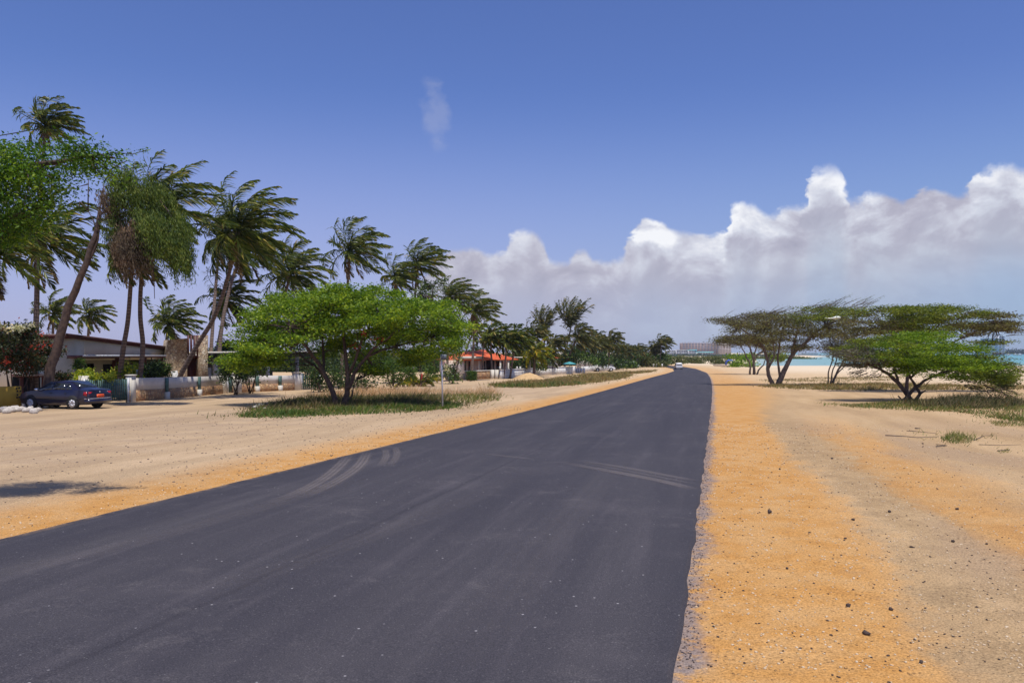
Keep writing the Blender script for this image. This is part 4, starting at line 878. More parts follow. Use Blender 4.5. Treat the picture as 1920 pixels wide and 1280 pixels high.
# ------------------------------------------------------------------ grass and weeds
def in_poly(x, y, poly):
    c = False; j = len(poly) - 1
    for i in range(len(poly)):
        if (poly[i][1] > y) != (poly[j][1] > y) and x < (poly[j][0] - poly[i][0]) * (y - poly[i][1]) / (poly[j][1] - poly[i][1]) + poly[i][0]: c = not c
        j = i
    return c
def grass(name, poly, n, h, w, mat, seed, edge=.0, label=None, kind='stuff'):
    g = rng(seed); W = [G(*p) for p in poly]; W = [(p.x, p.y) for p in W]
    x0, x1 = min(p[0] for p in W), max(p[0] for p in W); y0, y1 = min(p[1] for p in W), max(p[1] for p in W); P = []
    cl = g.uniform(0, 1, (60, 2)) * np.array([x1 - x0, y1 - y0]) + np.array([x0, y0])
    while len(P) < n:
        if g.uniform() < .65:
            c = cl[g.integers(0, 60)]; x, y = c + g.normal(0, .5 + .012 * c[1], 2)
        else: x = g.uniform(x0, x1); y = g.uniform(y0, y1)
        if in_poly(x, y, W):
            if g.uniform() < .22: x += g.normal(0, .55); y += g.normal(0, .5 + .01 * y)
            P.append((x, y, gz(y) - .01))
    P = np.array(P); k = len(P); az = g.uniform(0, 6.28, k); hh = h * g.uniform(.35, 1.3, k)
    hh = hh * (.55 + .9 * (.5 + .5 * np.sin(P[:, 0] * 1.7 + 2 * np.sin(P[:, 1] * 1.3))) ** 1.5); up = np.stack([g.normal(.25, .65, k), g.normal(0, .6, k), np.ones(k)], 1) * hh[:, None]
    side = np.stack([np.cos(az), np.sin(az), np.zeros(k)], 1) * w
    V = np.stack([P - side, P + side, P + up], 1).reshape(-1, 3)
    mb = MB(); mb.add(V, np.arange(k * 3).reshape(-1, 3)); o = mb.build(name, M[mat]); tag(o, label, 'grass' if label else None, kind=kind)
isl = [(432, 775), (470, 766), (540, 750), (600, 743), (720, 742), (830, 740), (900, 737), (945, 740), (935, 750), (860, 764), (760, 774), (640, 778), (520, 784), (450, 783)]
grass('grass', isl, 9000, .20, .022, 'grass', 301, label='green verge grass under the round green tree')
grass('grass', [(445, 783), (520, 784), (640, 778), (760, 774), (860, 764), (860, 757), (700, 763), (560, 770), (460, 774)], 6000, .16, .022, 'leaf_mid', 302, label='fresher green grass strip along the front of the island')
grass('weeds', [(450, 768), (560, 748), (700, 744), (830, 742), (840, 754), (760, 762), (620, 766), (520, 772)], 6500, .34, .020, 'grass_dark', 303, label='tall dark weeds round the stems of the round green tree')
grass('dry_seed_heads', [(560, 742), (740, 732), (840, 733), (930, 733), (940, 741), (760, 742), (600, 746)], 3500, .42, .016, 'straw', 304, label='pale dry seed heads along the back of the grassy island')
grass('dry_grass', [(912, 722), (950, 715), (1030, 713), (1110, 708), (1190, 702), (1160, 712), (1080, 722), (1000, 727), (930, 727)], 9000, .26, .045, 'grass_dry', 305, label='dry brown and green grass strip farther along the verge')
grass('dry_grass', [(1030, 710), (1090, 702), (1180, 697), (1235, 694), (1220, 698), (1130, 706), (1060, 711)], 5000, .25, .06, 'grass_dry', 306, label='brown grass strip behind the farther verge')
grass('dry_grass', [(920, 722), (980, 720), (1080, 716), (1100, 720), (1010, 726), (930, 726)], 3500, .2, .04, 'leaf_mid', 314, label='green tufts at the front of the farther verge strip')
grass('grass', [(1545, 757), (1640, 756), (1700, 752), (1800, 753), (1925, 752), (1925, 793), (1850, 782), (1790, 772), (1680, 768), (1600, 764)], 10000, .13, .020, 'grass', 307, label='short green grass in the shade of the nearest right tree')
grass('weeds', [(1680, 757), (1760, 752), (1800, 749), (1900, 752), (1925, 762), (1840, 766), (1740, 764)], 6500, .36, .02, 'grass_dark', 308, label='dark weeds right of the crossed trunks')
grass('grass', [(1420, 724), (1500, 721), (1620, 719), (1800, 722), (1925, 724), (1925, 730), (1700, 732), (1540, 731), (1450, 728)], 9000, .22, .035, 'grass_dry', 309, label='dry grass bed under the brown-leaved tree')
grass('grass', [(1420, 712), (1560, 707), (1700, 705), (1700, 712), (1560, 716), (1440, 717)], 3000, .12, .05, 'grass_dry', 310, label='sparse dry grass between the beach trees')
grass('grass', [(1762, 822), (1785, 812), (1800, 814), (1828, 824), (1815, 832), (1778, 831)], 600, .12, .010, 'grass', 311, label='small isolated green weed clump on the bare sand at right')
grass('grass', [(1850, 790), (1925, 785), (1925, 800), (1870, 800)], 600, .09, .012, 'grass', 312, label='thin grass runners at the right edge')
grass('grass', [(1868, 845), (1890, 842), (1896, 848), (1875, 850)], 90, .06, .01, 'grass', 313, label='tiny grass tuft near the right edge')

# ------------------------------------------------------------------ stones, gravel and twigs
def blob(c, r, g, sq=.6):
    """irregular pebble / rock as a jittered icosahedron"""
    t = (1 + 5 ** .5) / 2
    V = np.array([(-1, t, 0), (1, t, 0), (-1, -t, 0), (1, -t, 0), (0, -1, t), (0, 1, t), (0, -1, -t), (0, 1, -t), (t, 0, -1), (t, 0, 1), (-t, 0, -1), (-t, 0, 1)]) / 1.9
    F = [(0, 11, 5), (0, 5, 1), (0, 1, 7), (0, 7, 10), (0, 10, 11), (1, 5, 9), (5, 11, 4), (11, 10, 2), (10, 7, 6), (7, 1, 8), (3, 9, 4), (3, 4, 2), (3, 2, 6), (3, 6, 8), (3, 8, 9), (4, 9, 5), (2, 4, 11), (6, 2, 10), (8, 6, 7), (9, 8, 1)]
    V = V * g.uniform(.72, 1.25, (12, 1)) * np.array([g.uniform(.8, 1.3), g.uniform(.7, 1.1), sq]) * r
    a = g.uniform(0, 6.28); V = V @ np.array([[math.cos(a), -math.sin(a), 0], [math.sin(a), math.cos(a), 0], [0, 0, 1]])
    return V + np.array(c), F
g = rng(77); mbs = {'dark_rock': MB(), 'pale_rock': MB()}
for i in range(6500):
    Y = 5.5 + 22 * g.uniform() ** 1.6; dx = abs(g.normal(0, 3.4)) if g.uniform() < .75 else g.uniform(0, 12)
    if g.uniform() < .5: dx = abs(dx + .5 * math.sin(Y * 2.3)) ; Y += .3 * math.sin(dx * 4.0)
    left = g.uniform() < .2
    X = XL(Y) - .1 - abs(g.normal(0, 1.2)) if left else XR(Y) + .12 + dx
    V, F = blob((X, Y, gz(Y) + .002), g.uniform(.004, .011) * (1 + Y / 26), g, .7); mbs['pale_rock' if g.uniform() < .80 else 'dark_rock'].add(V, F)
tag(mbs['pale_rock'].build('gravel', M['pale_rock']), 'pale gravel strewn over the orange shoulder', 'gravel', kind='stuff'); tag(mbs['dark_rock'].build('gravel', M['dark_rock']), 'dark gravel strewn over the orange shoulder', 'gravel', kind='stuff')
litter = MB()
for i in range(1500):
    Y = 14 + 26 * g.uniform(); X = XL(Y) - .8 - 13 * g.uniform() ** 1.3
    if g.uniform() < .5: X += math.sin(Y * 1.1) * .8
    V, F = blob((X, Y, gz(Y) + .003), g.uniform(.008, .026), g, .6); litter.add(V, F)
tag(litter.build('gravel', M['bark_grey']), 'brown bits of gravel and dry litter on the left forecourt', 'gravel', kind='stuff')
crumbs = MB()
for i in range(1500):
    Y = 5.5 + 30 * g.uniform() ** 1.2; V, F = blob((XR(Y) + .04 + abs(g.normal(0, .09)), Y, gz(Y) + .004), g.uniform(.003, .009), g, .7); crumbs.add(V, F)
tag(crumbs.build('asphalt_crumbs', pmat('asphalt_crumb', (.16, .12, .10), (.07, .06, .07), 8, .95, .2)), 'crumbled asphalt along the right road edge', 'gravel', kind='stuff')
for i, (px, py, r) in enumerate([(1443, 961, .045), (1670, 1143, .028), (1625, 1189, .03), (1590, 1136, .026), (1668, 960, .03), (1476, 1066, .018), (1560, 860, .03), (1787, 1016, .03), (1600, 975, .03), (1462, 880, .03), (1708, 1026, .02), (1727, 1242, .02), (1585, 1010, .02), (1795, 955, .03), (1850, 1020, .02), (1730, 832, .03)]):
    p = G(px, py); V, F = blob(p + Vector((0, 0, r * .4)), r, g, .7); m_ = MB(); m_.add(V, F)
    tag(m_.build('stone', M['dark_rock'], p), 'loose dark stone lying on the sandy right shoulder', 'stone', 'loose dark stones on the right shoulder')
for i in range(15):
    px = 2 + i * 5.0 + g.uniform(-1, 1); py = 775 - 7 * math.sin(i / 14 * math.pi) * 0 - g.uniform(0, 5); p = G(px, py); r = g.uniform(.16, .26)
    V, F = blob(p + Vector((0, 0, r * .35)), r, g, .75); m_ = MB(); m_.add(V, F); tag(m_.build('rock', M['rock'], p, smooth=False), 'pale coral rock edging the bed in front of the yellow wall', 'rock', 'coral rocks before the yellow wall')
for i in range(6):
    px = 25 + i * 6 + g.uniform(-2, 2); p = G(px, 765 - g.uniform(0, 3)); r = g.uniform(.18, .26); V, F = blob(p + Vector((0, 0, r * .6)), r, g, .8); m_ = MB(); m_.add(V, F)
    tag(m_.build('rock', M['rock'], p), 'pale coral rock heaped at the back of the rock edging', 'rock', 'coral rocks heaped behind the edging')
for i, px in enumerate((73, 80, 86, 94)):
    p = G(px, 765 - (i % 2)); V, F = blob(p + Vector((0, 0, .06)), .13, g, .7); m_ = MB(); m_.add(V, F); tag(m_.build('rock', M['rock'], p), 'small pale rock lying under the parked blue car', 'rock', 'small rocks under the blue car')
def stick(pts, r, label):
    p0 = G(*pts[0]); mb = MB(); mb.tube([G(*p) + Vector((0, 0, r + .005 + .01 * (i % 2))) for i, p in enumerate(pts)], [r * (1 - .5 * i / (len(pts) - 1)) for i in range(len(pts))], 5)
    tag(mb.build('fallen_branch', M['twig'], p0), label, 'branch')
stick([(1660, 817), (1690, 819), (1720, 821), (1760, 820)], .014, 'long thin fallen branch left of the small weed clump')
stick([(1700, 808), (1730, 811), (1755, 813)], .010, 'short twig behind the long fallen branch'); stick([(1755, 838), (1775, 837), (1755, 834)], .014, 'dark broken twig just below the weed clump')
stick([(1826, 826), (1845, 818), (1862, 817)], .010, 'thin curved twig right of the weed clump'); stick([(1870, 846), (1893, 845)], .012, 'short dark twig near the right edge')
stick([(1716, 804), (1725, 805)], .02, 'stubby dark twig in front of the nearest right tree'); stick([(1835, 834), (1880, 836), (1915, 834)], .008, 'long pale twig lying toward the right edge')
# rubbish heap on the verge
gg = rng(5)
for i, (px, py, r) in enumerate([(478, 766, .16), (486, 763, .2), (496, 768, .13)]):
    p = G(px, py); V, F = blob(p + Vector((0, 0, r * .4)), r, gg, .6); m_ = MB(); m_.add(V, F); tag(m_.build('rock', M['rock'], p), 'grey rubble lump in the dark weeds at the left end of the grassy island', 'rock', 'rubble on the grassy island')
# sand heap
def heap(px, py, rx, rz, label, mat, ry=None):
    c = G(px, py); gg = rng(int(px)); s = c.y / FPX; RX = rx * s; RZ = rz * s; V = []; n, m_ = 26, 9; ry = ry or RX * .7
    for j in range(m_):
        t = j / (m_ - 1); k = (1 - t)
        for i in range(n):
            a = 2 * math.pi * i / n; q = 1 + .14 * math.sin(3 * a + px) + .08 * math.sin(7 * a); z = RZ * math.sin(t * 1.5708) * (1 + .12 * math.sin(4 * a + 1) * t) * (1 + gg.uniform(-.06, .06)) - (.03 if j == 0 else 0)
            V.append((c.x + RX * k * q * math.cos(a), c.y + ry * k * q * math.sin(a), c.z + z))
    F = [(j * n + i, j * n + (i + 1) % n, (j + 1) * n + (i + 1) % n, (j + 1) * n + i) for j in range(m_ - 1) for i in range(n)]
    mb = MB(); mb.add(V, F); tag(mb.build('sand_heap', M[mat], c, smooth=True), label, 'sand heap')
heap(992, 711, 28, 11, 'yellow heap of sand at the right end of the white wall', 'sand_heap'); heap(1077, 707, 14, 3, 'low pale pile of sand on the farther verge', 'pale_rock')

# ------------------------------------------------------------------ frames for facades
class Fr:
    """vertical plane through two bearings; s along it, z up, d toward the camera side"""
    def __init__(f, pxa, Ya, pxb, Yb):
        f.a = Vector(((pxa - 960) * Ya / FPX, Ya)); b = Vector(((pxb - 960) * Yb / FPX, Yb)); f.u = (b - f.a).normalized(); f.L = (b - f.a).length
        f.n = Vector((f.u.y, -f.u.x)); 
        if f.n.dot(-f.a) < 0: f.n = -f.n
        f.z0 = min(gz(Ya), gz(Yb))
    def P(f, s, d, z): q = f.a + f.u * s + f.n * d; return (q.x, q.y, z)
    def s(f, px, d=0.0):
        o = f.a + f.n * d; k = (px - 960) / FPX        # solve o.x + u.x s = k (o.y + u.y s)
        return (k * o.y - o.x) / (f.u.x - k * f.u.y)
    def z(f, px, py, d=0.0):
        q = f.a + f.n * d + f.u * f.s(px, d); return CAMZ - (py - HOR) * q.y / FPX
    def box(f, mb, s0, s1, d0, d1, z0, z1): return mb.box(s0, s1, d0, d1, z0, z1, f.P)
    def slant(f, mb, s0, s1, d0, d1, za0, za1, zb0, zb1):
        V = [f.P(s0, d0, za0), f.P(s1, d0, zb0), f.P(s1, d1, zb0), f.P(s0, d1, za0), f.P(s0, d0, za1), f.P(s1, d0, zb1), f.P(s1, d1, zb1), f.P(s0, d1, za1)]
        return mb.add(V, [(0, 1, 2, 3), (4, 7, 6, 5), (0, 4, 5, 1), (1, 5, 6, 2), (2, 6, 7, 3), (3, 7, 4, 0)])
    def pb(f, mb, px0, px1, py0, py1, d0, d1):
        return f.box(mb, f.s(px0, d1), f.s(px1, d1), d0, d1, f.z(px0, py1, d1), f.z(px0, py0, d1))
    def base(f, s, d=0.0): q = f.P(s, d, 0); return Vector((q[0], q[1], gz(q[1])))

# --- cream house at the left
H1 = Fr(112, 45.5, 318, 55.0)
t = thing('cream_house', 'cream bungalow with sloping dark red roof edge behind the parked blue car', 'house', H1.base(0))
zg = H1.z0 - .1
m_ = MB()
sE = H1.s(133); s1 = H1.L
ztl, ztr = H1.z(118, 634), H1.z(313, 660)
zt = lambda s: ztl + (ztr - ztl) * s / s1
H1.slant(m_, 0, sE, -7.0, .9, zg, zt(0), zg, zt(sE))
zb = H1.z(220, 674); m_w = m_
H1.slant(m_w, sE + .003, s1, .60, .86, zb, zt(sE), zb, zt(s1))
H1.slant(m_w, sE, s1, -7.0, -6.8, zg, zt(sE), zg, zt(s1))
H1.slant(m_w, s1 - .2, s1, -6.8, .60, zg, zt(s1), zg, zt(s1))
H1.box(m_w, sE, s1 - .2, -1.9, -1.7, zg, zb); m_w.build('wall', M['cream'], t)
m_ = MB(); H1.slant(m_, -.7, s1 + .3, -7.6, 1.08, zt(0) + .03, zt(0) + .22, zt(s1) + .03, zt(s1) + .18); rf = m_.build('roof', M['dkred'], t)
m_ = MB(); H1.slant(m_, -.75, s1 + .32, 1.083, 1.14, zt(0) + .13, zt(0) + .26, zt(s1) + .10, zt(s1) + .22); m_.build('fascia', M['maroon'], rf)
m_ = MB(); sa = H1.s(155, 1.9); za = H1.z(160, 668, 1.9); sb = H1.s(311, 1.9); H1.slant(m_, sa, sb, .863, 1.9, za - .12, za + .06, za - .12, za + .03); aw = m_.build('awning', M['dkred'], t)
m_ = MB(); H1.slant(m_, sa, sb, 1.903, 1.94, za - .02, za + .09, za - .04, za + .05); m_.build('edge_strip', M['galv'], aw)
m_ = MB(); s0, s1w = H1.s(160), H1.s(216); H1.box(m_, s0, s1w, -1.69, -1.63, zg + 1.0, zb - .25); w = m_.build('window', M['glass'], t)
m_ = MB()
for q in np.linspace(s0, s1w, 4): H1.box(m_, q - .04, q + .04, -1.63, -1.57, zg + 1.0, zb - .25)
m_.build('frame', M['dark'], w)
m_ = MB(); H1.box(m_, H1.s(133.5), H1.s(152), -.05, -.01, zg + .9, zb - .1); m_.build('window', M['glass'], t)
m_ = MB(); H1.box(m_, sE + .02, s1 - .22, -1.69, -.3, zg + .02, zg + .45); m_.build('porch_floor', M['redbrown'], t)
for px0, px1 in ((217, 229), (268, 274), (304, 309)):
    m_ = MB(); H1.box(m_, H1.s(px0, .9), H1.s(px1, .9), .65, .95, zg, za - .12); m_.build('pillar', M['redbrown'], t)
m_ = MB(); H1.box(m_, H1.s(236), H1.s(262), -1.69, -1.62, zg + .45, zb - .3); m_.build('door', M['dark'], t)
# --- stone tower entrance
H2 = Fr(300, 52.2, 392, 53.8)
t = thing('stone_entrance_tower', 'rubble stone entrance tower with flared left side and dark red slats in its gap', 'tower', H2.base(0)); zg2 = H2.z0 - .1
m_ = MB(); D0, D1 = -1.6, .15
sA = [H2.s(301, D1), H2.s(306, D1), H2.s(311, D1), H2.s(315, D1)]; zA = [zg2, H2.z(306, 690, D1), H2.z(311, 665, D1), H2.z(315, 637, D1)]; sR = H2.s(351, D1)
V = []; 
for d in (D0, D1):
    for s, z in zip(sA, zA): V.append(H2.P(s, d, z))
    V.append(H2.P(sR, d, H2.z(351, 634, D1))); V.append(H2.P(sR, d, zg2))
k = 6; m_.add(V, [tuple(range(k)), tuple(reversed(range(k, 2 * k)))] + [(i, (i + 1) % k, k + (i + 1) % k, k + i) for i in range(k)]); m_.build('stone_wall', M['stone_tower'], t)
m_ = MB(); H2.box(m_, H2.s(373, D1), H2.s(390, D1), D0, D1, zg2, H2.z(380, 628, D1)); m_.build('stone_wall', M['stone_tower'], t)
for i, px in enumerate((353.5, 359, 365, 370.5)):
    m_ = MB(); H2.box(m_, H2.s(px - 1.6, .05), H2.s(px + 1.4, .05), -.15, .05, H2.z(360, 672, .05), H2.z(360, 628, .05)); m_.build('slat', M['dkred'], t)
m_ = MB(); H2.pb(m_, 351.5, 372.5, 664, 667, -1.2, .02); m_.build('lintel', M['offwhite'], t)
m_ = MB(); H2.box(m_, H2.s(351.5), H2.s(372.5), -.9, -.8, zg2, H2.z(360, 667)); dr = m_.build('door', M['dkred'], t)
m_ = MB()
for px in (354, 358, 362, 366, 370): H2.box(m_, H2.s(px - .4), H2.s(px + .4), -.79, -.74, zg2 + .1, H2.z(360, 670))
for py in (678, 686, 697): H2.box(m_, H2.s(352), H2.s(372), -.79, -.75, H2.z(360, py), H2.z(360, py - 1))
m_.build('grille', M['redbrown'], dr)
# --- second bungalow, mostly behind the round tree
H3 = Fr(392, 54, 575, 66); t = thing('verandah_house', 'low house with thin white roof edge and deep dark verandah behind the round green tree', 'house', H3.base(0)); zg3 = H3.z0 - .2
zt3a, zt3b = H3.z(392, 662), H3.z(575, 660)
m_ = MB(); H3.box(m_, 0, H3.L, -5, -3.2, zg3, zt3a - .1); m_.build('wall', M['dark'], t)  # near-black colour paints the shade inside the verandah
m_ = MB(); H3.slant(m_, -.3, H3.L + .3, -5.4, .8, zt3a - .02, zt3a + .10, zt3b - .02, zt3b + .10); rf = m_.build('roof', M['offwhite'], t)
m_ = MB(); H3.slant(m_, -.3, H3.L + .3, .3, .5, zt3a - .35, zt3a - .03, zt3b - .35, zt3b - .03); m_.build('beam', M['dark'], rf)
for px in (398, 440, 497, 552):
    m_ = MB(); H3.box(m_, H3.s(px) - .12, H3.s(px) + .12, .1, .34, zg3, zt3a - .3); m_.build('pillar', M['grey_render'], t)

# --- garden wall and gates
W1 = Fr(243, 42.8, 428, 54.6); 
def wallseg(fr, px0, px1, pytl, pybl, label, t0=-.22, piers=(), posts=(), stone=.48):
    s0, s1_ = fr.s(px0), fr.s(px1); ztop0, ztop1 = fr.z(px0, pytl[0]), fr.z(px1, pytl[1]); P0, P1 = fr.base(s0), fr.base(s1_)
    t = thing('garden_wall', label, 'wall', P0, 'garden walls along the left verge')
    zs0 = P0.z + (ztop0 - P0.z) * stone; zs1 = P1.z + (ztop1 - P1.z) * stone
    a = MB(); fr.slant(a, s0, s1_, t0, 0, P0.z - .1, zs0, P1.z - .1, zs1); a.build('stone_base', M['stone_wall'], t)
    a = MB(); fr.slant(a, s0, s1_, t0 + .03, -.03, zs0, ztop0, zs1, ztop1); a.build('panel', M['grey_render'], t)
    for px, top, w in piers:
        q = fr.s(px); a = MB(); zt_ = fr.z(px, top); b_ = fr.base(q); fr.box(a, q - w, q + w, t0 - .05, .05, b_.z - .1, zt_); pr = a.build('pier', M['offwhite'], t)
        a = MB(); fr.box(a, q - w - .03, q + w + .03, t0 - .09, .09, zt_ + .002, zt_ + .07); a.build('cap', M['offwhite'], pr)
    for px, top in posts:
        q = fr.s(px); a = MB(); b_ = fr.base(q); fr.box(a, q - .13, q + .13, .03, .11, b_.z + .42, fr.z(px, top)); a.build('green_post', M['green_paint'], t)
        a = MB(); fr.box(a, q - .17, q + .17, .005, .17, b_.z - .1, b_.z + .41); a.build('post_foot', M['offwhite'], t)
    return t
wallseg(W1, 243, 428, (709, 704.5), None, 'left stretch of stone-based garden wall between the green picket gate and the small gate', piers=((249, 704.5, .22), (421, 701.5, .25)), posts=((311, 708), (372, 706)))
W2 = Fr(437, 55.3, 565, 60.8)
wallseg(W2, 437, 565, (704.5, 703.5), None, 'right stretch of stone-based garden wall ending behind the round green tree', piers=((445, 701, .35), (558, 699, .3)), posts=((481, 705), (524, 704.5)))
def picket_gate(fr, px0, px1, top, label, n, col='green_paint'):
    s0, s1_ = fr.s(px0), fr.s(px1); b_ = fr.base(s0); t = thing('picket_gate', label, 'gate', b_, 'green gates'); z0 = b_.z + .08; z1 = fr.z(px0, top)
    a = MB()
    for i in range(n):
        q = s0 + (s1_ - s0) * (i + .5) / n; w = (s1_ - s0) / n * .33; fr.box(a, q - w, q + w, -.02, .0, z0 + .02, z1 - (.03 if i % 2 else 0))
    a.build('pickets', M[col], t)
    a = MB(); fr.box(a, s0, s1_, -.06, -.022, z0 + .2, z0 + .28); fr.box(a, s0, s1_, -.06, -.022, z1 - .3, z1 - .22); a.build('rails', M[col], t)
    for q in (s0 - .05, s1_ + .05):
        a = MB(); fr.box(a, q - .045, q + .045, -.08, .03, z0 - .15, z1 + .03); a.build('gate_post', M['galv'], t)
    return t
WG = Fr(158, 40.6, 241, 42.6)
picket_gate(WG, 160, 239, 712, 'wide green picket driveway gate right behind the blue car', 21); WG2 = Fr(427, 54.4, 438, 55.5); picket_gate(WG2, 428, 436.5, 705, 'narrow green gate between the two stretches of garden wall', 4)
a = MB(); WG.pb(a, 155, 167, 704.5, 760, -.5, -.1); tag(a.build('gate_pillar', M['offwhite'], WG.base(WG.s(160), -.3)), 'pale square pillar behind the rear window of the blue car', 'pillar')
# dark garden gate right of the wall
WG3 = Fr(566, 61, 605, 62.5); picket_gate(WG3, 567, 600, 700, 'tall dark gate at the right end of the garden wall behind the tree stems', 9)

# --- yellow wall, shelter at the left
HY = Fr(-40, 36.3, 42, 37.3); t = thing('yellow_wall', 'yellow garden wall with dark ornamental openings at the left edge', 'wall', HY.base(HY.s(40)))
a = MB(); HY.box(a, HY.s(-60), HY.s(40), -.25, 0, gz(37) - .1, HY.z(40, 724)); a.build('wall', M['yellow_wall'], t)
for cx, cy in ((31, 728), (36, 727), (33, 733), (38, 733), (33, 740), (36, 744), (32, 745)):
    a = MB(); HY.pb(a, cx - 1.6, cx + 1.6, cy - 1.6, cy + 1.6, .0, .02); a.build('ornament', M['dark'], t)
HS = Fr(34, 39.4, 90, 40.2); t = thing('carport', 'dark open shelter with red-brown eave behind the front of the blue car', 'shelter', HS.base(0))
a = MB(); HS.box(a, HS.s(34), HS.s(90), -2.6, 0, HS.z(60, 707), HS.z(60, 703)); rf = a.build('roof', M['redbrown'], t)
a = MB(); HS.box(a, HS.s(34), HS.s(90), .003, .04, HS.z(60, 704.5), HS.z(60, 702.6)); a.build('eave_strip', M['offwhite'], rf)
a = MB(); HS.box(a, HS.s(36), HS.s(90), -2.6, -2.4, gz(40) - .1, HS.z(60, 707)); a.build('back_wall', M['dark'], t)
for px in (41, 82): a = MB(); HS.pb(a, px - 3, px + 3, 707, 770, -.3, -.05); a.build('post', M['redbrown'], t)
HSb = Fr(34, 42.5, 100, 43.5); a = MB(); HSb.box(a, HSb.s(30), HSb.s(104), -.2, 0, gz(43) - .1, HSb.z(60, 684)); tag(a.build('boundary_wall', M['cream'], HSb.base(0)), 'dull cream boundary wall above the shelter eave', 'wall')
a = MB(); a.tube([at(69, 703, 42), at(69, 676, 42)], .12, 8); tag(a.build('teal_post', M['teal'], Gy(69, 42)), 'teal upright post in front of the cream boundary wall', 'post')

# --- white signpost on the verge
p = G(830, 763); t = thing('sign_post', 'slim white pole with a small dark sign plate on the grassy island', 'pole', p)
a = MB(); a.tube([p + Vector((0, 0, -.1)), at(829, 710, p.y), at(827.5, 664, p.y)], [.038, .036, .034], 10); a.build('pole', M['galv'], t, smooth=True)
a = MB(); q = at(832, 668, p.y); a.box(q.x - .12, q.x + .14, q.y - .12, q.y - .10, q.z - .16, q.z + .1); a.build('sign_plate', pmat('dull_sign_back', (.13, .15, .17), (.09, .1, .12), 4, .6, 0), t)

# --- red roofed house
H5 = Fr(866, 97, 966, 100.5); zg5 = gz(98) - .1; t = thing('red_roofed_house', 'white bungalow with bright orange-red hipped roof beyond the round green tree', 'house', H5.base(0))
ze = H5.z(930, 673.5); zr = H5.z(920, 656.5); L = H5.L
a = MB(); H5.box(a, .3, L - .2, -7.5, -1.4, zg5, ze); H5.box(a, .0, .35, -1.4, 0, zg5, ze); a.build('wall', M['offwhite'], t)
a = MB(); e = [H5.P(-.3, .3, ze), H5.P(L + .3, .3, ze), H5.P(L + .3, -8, ze), H5.P(-.3, -8, ze)]; e2 = [(x, y, z - .1) for x, y, z in e]
r0, r1 = H5.P(1.6, -3.6, zr - .25), H5.P(L - 2.6, -3.6, zr + .08)
a.add(e + e2 + [r0, r1], [(0, 1, 9, 8), (1, 2, 9), (2, 3, 8, 9), (3, 0, 8), (0, 4, 5, 1), (1, 5, 6, 2), (2, 6, 7, 3), (3, 7, 4, 0), (4, 7, 6, 5)]); rf = a.build('roof', M['orange_tile'], t)
a = MB(); H5.pb(a, 866, 907, 668, 673, -.3, .9); a.build('canopy', M['offwhite'], t)
for px0, px1 in ((872, 882), (887, 896), (912, 919), (940, 952)):
    a = MB(); s0, s1_ = H5.s(px0), H5.s(px1); H5.box(a, s0, s1_, -1.38, -1.32, zg5 + .4, ze - .2); w = a.build('window', M['glass'], t)
    a = MB(); H5.box(a, (s0 + s1_) / 2 - .03, (s0 + s1_) / 2 + .03, -1.31, -1.27, zg5 + .4, ze - .2); H5.box(a, s0 - .06, s1_ + .06, -1.31, -1.25, ze - .2, ze - .13); a.build('frame', M['offwhite'], w)
a = MB(); H5.box(a, H5.s(921), H5.s(936), -1.38, -1.3, zg5, ze - .1); a.build('door', M['dark'], t)
for px in (884, 898, 938, 953):
    a = MB(); q = H5.s(px, .1); H5.box(a, q - .09, q + .09, .0, .18, zg5, ze); a.build('pillar', M['offwhite'], t)
# --- garage piece right of it, between palms
a = Fr(982, 104, 999, 105); t = thing('garage', 'grey garage door wall glimpsed between the palms right of the red roof', 'garage', a.base(0)); b_ = MB(); a.pb(b_, 981, 995, 672, 692, -3, 0); b_.build('wall', M['grey_render'], t); b_ = MB(); a.pb(b_, 980, 997, 669, 671.5, -3.2, .4); b_.build('roof', M['offwhite'], t)
b_ = MB(); a.pb(b_, 983, 993, 674, 690, .002, .04); b_.build('door', pmat('blue_grey_door', (.14, .20, .22), (.1, .15, .17), 2, .6, 0), t)

# --- far garden walls
def plainwall(fr, px0, px1, pt0, pt1, label, mat, th=.25, cap=None, group='garden walls along the left verge'):
    s0, s1_ = fr.s(px0), fr.s(px1); P0, P1 = fr.base(s0), fr.base(s1_); t = thing('garden_wall', label, 'wall', P0, group); a = MB()
    fr.slant(a, s0, s1_, -th, 0, P0.z - .1, fr.z(px0, pt0), P1.z - .1, fr.z(px1, pt1)); a.build('wall', M[mat], t)
    if cap:
        a = MB(); fr.slant(a, s0 - .03, s1_ + .03, -th - .04, .05, fr.z(px0, pt0) + .002, fr.z(px0, pt0) + .09, fr.z(px1, pt1) + .002, fr.z(px1, pt1) + .09); a.build('coping', M[cap], t)
    return t
plainwall(Fr(845, 88, 873, 90), 842, 872, 702, 700, 'low pale pink paling wall right of the white post', 'stone_tower')
plainwall(Fr(872, 92, 919, 94), 873, 919, 696.5, 695, 'short stone wall with white coping below the red roofed house', 'stone_wall', cap='offwhite')
for px in (924.5, 932.5):
    f_ = Fr(px - 5, 94, px + 5, 94.4); a = MB(); f_.pb(a, px - 2.4, px + 2.4, 693, 714, -.3, 0); P0 = f_.base(f_.s(px)); tag(a.build('gate_pier', M['offwhite'], P0), 'white gate pier %s of the pair right of the short stone wall' % ('left one' if px < 930 else 'right one'), 'pier')
FW = Fr(940, 94, 1001, 108); t = plainwall(FW, 940, 1000, 694, 691, 'long white wall with grey recessed stripes behind the sand heap', 'white_paint', cap='white_paint')
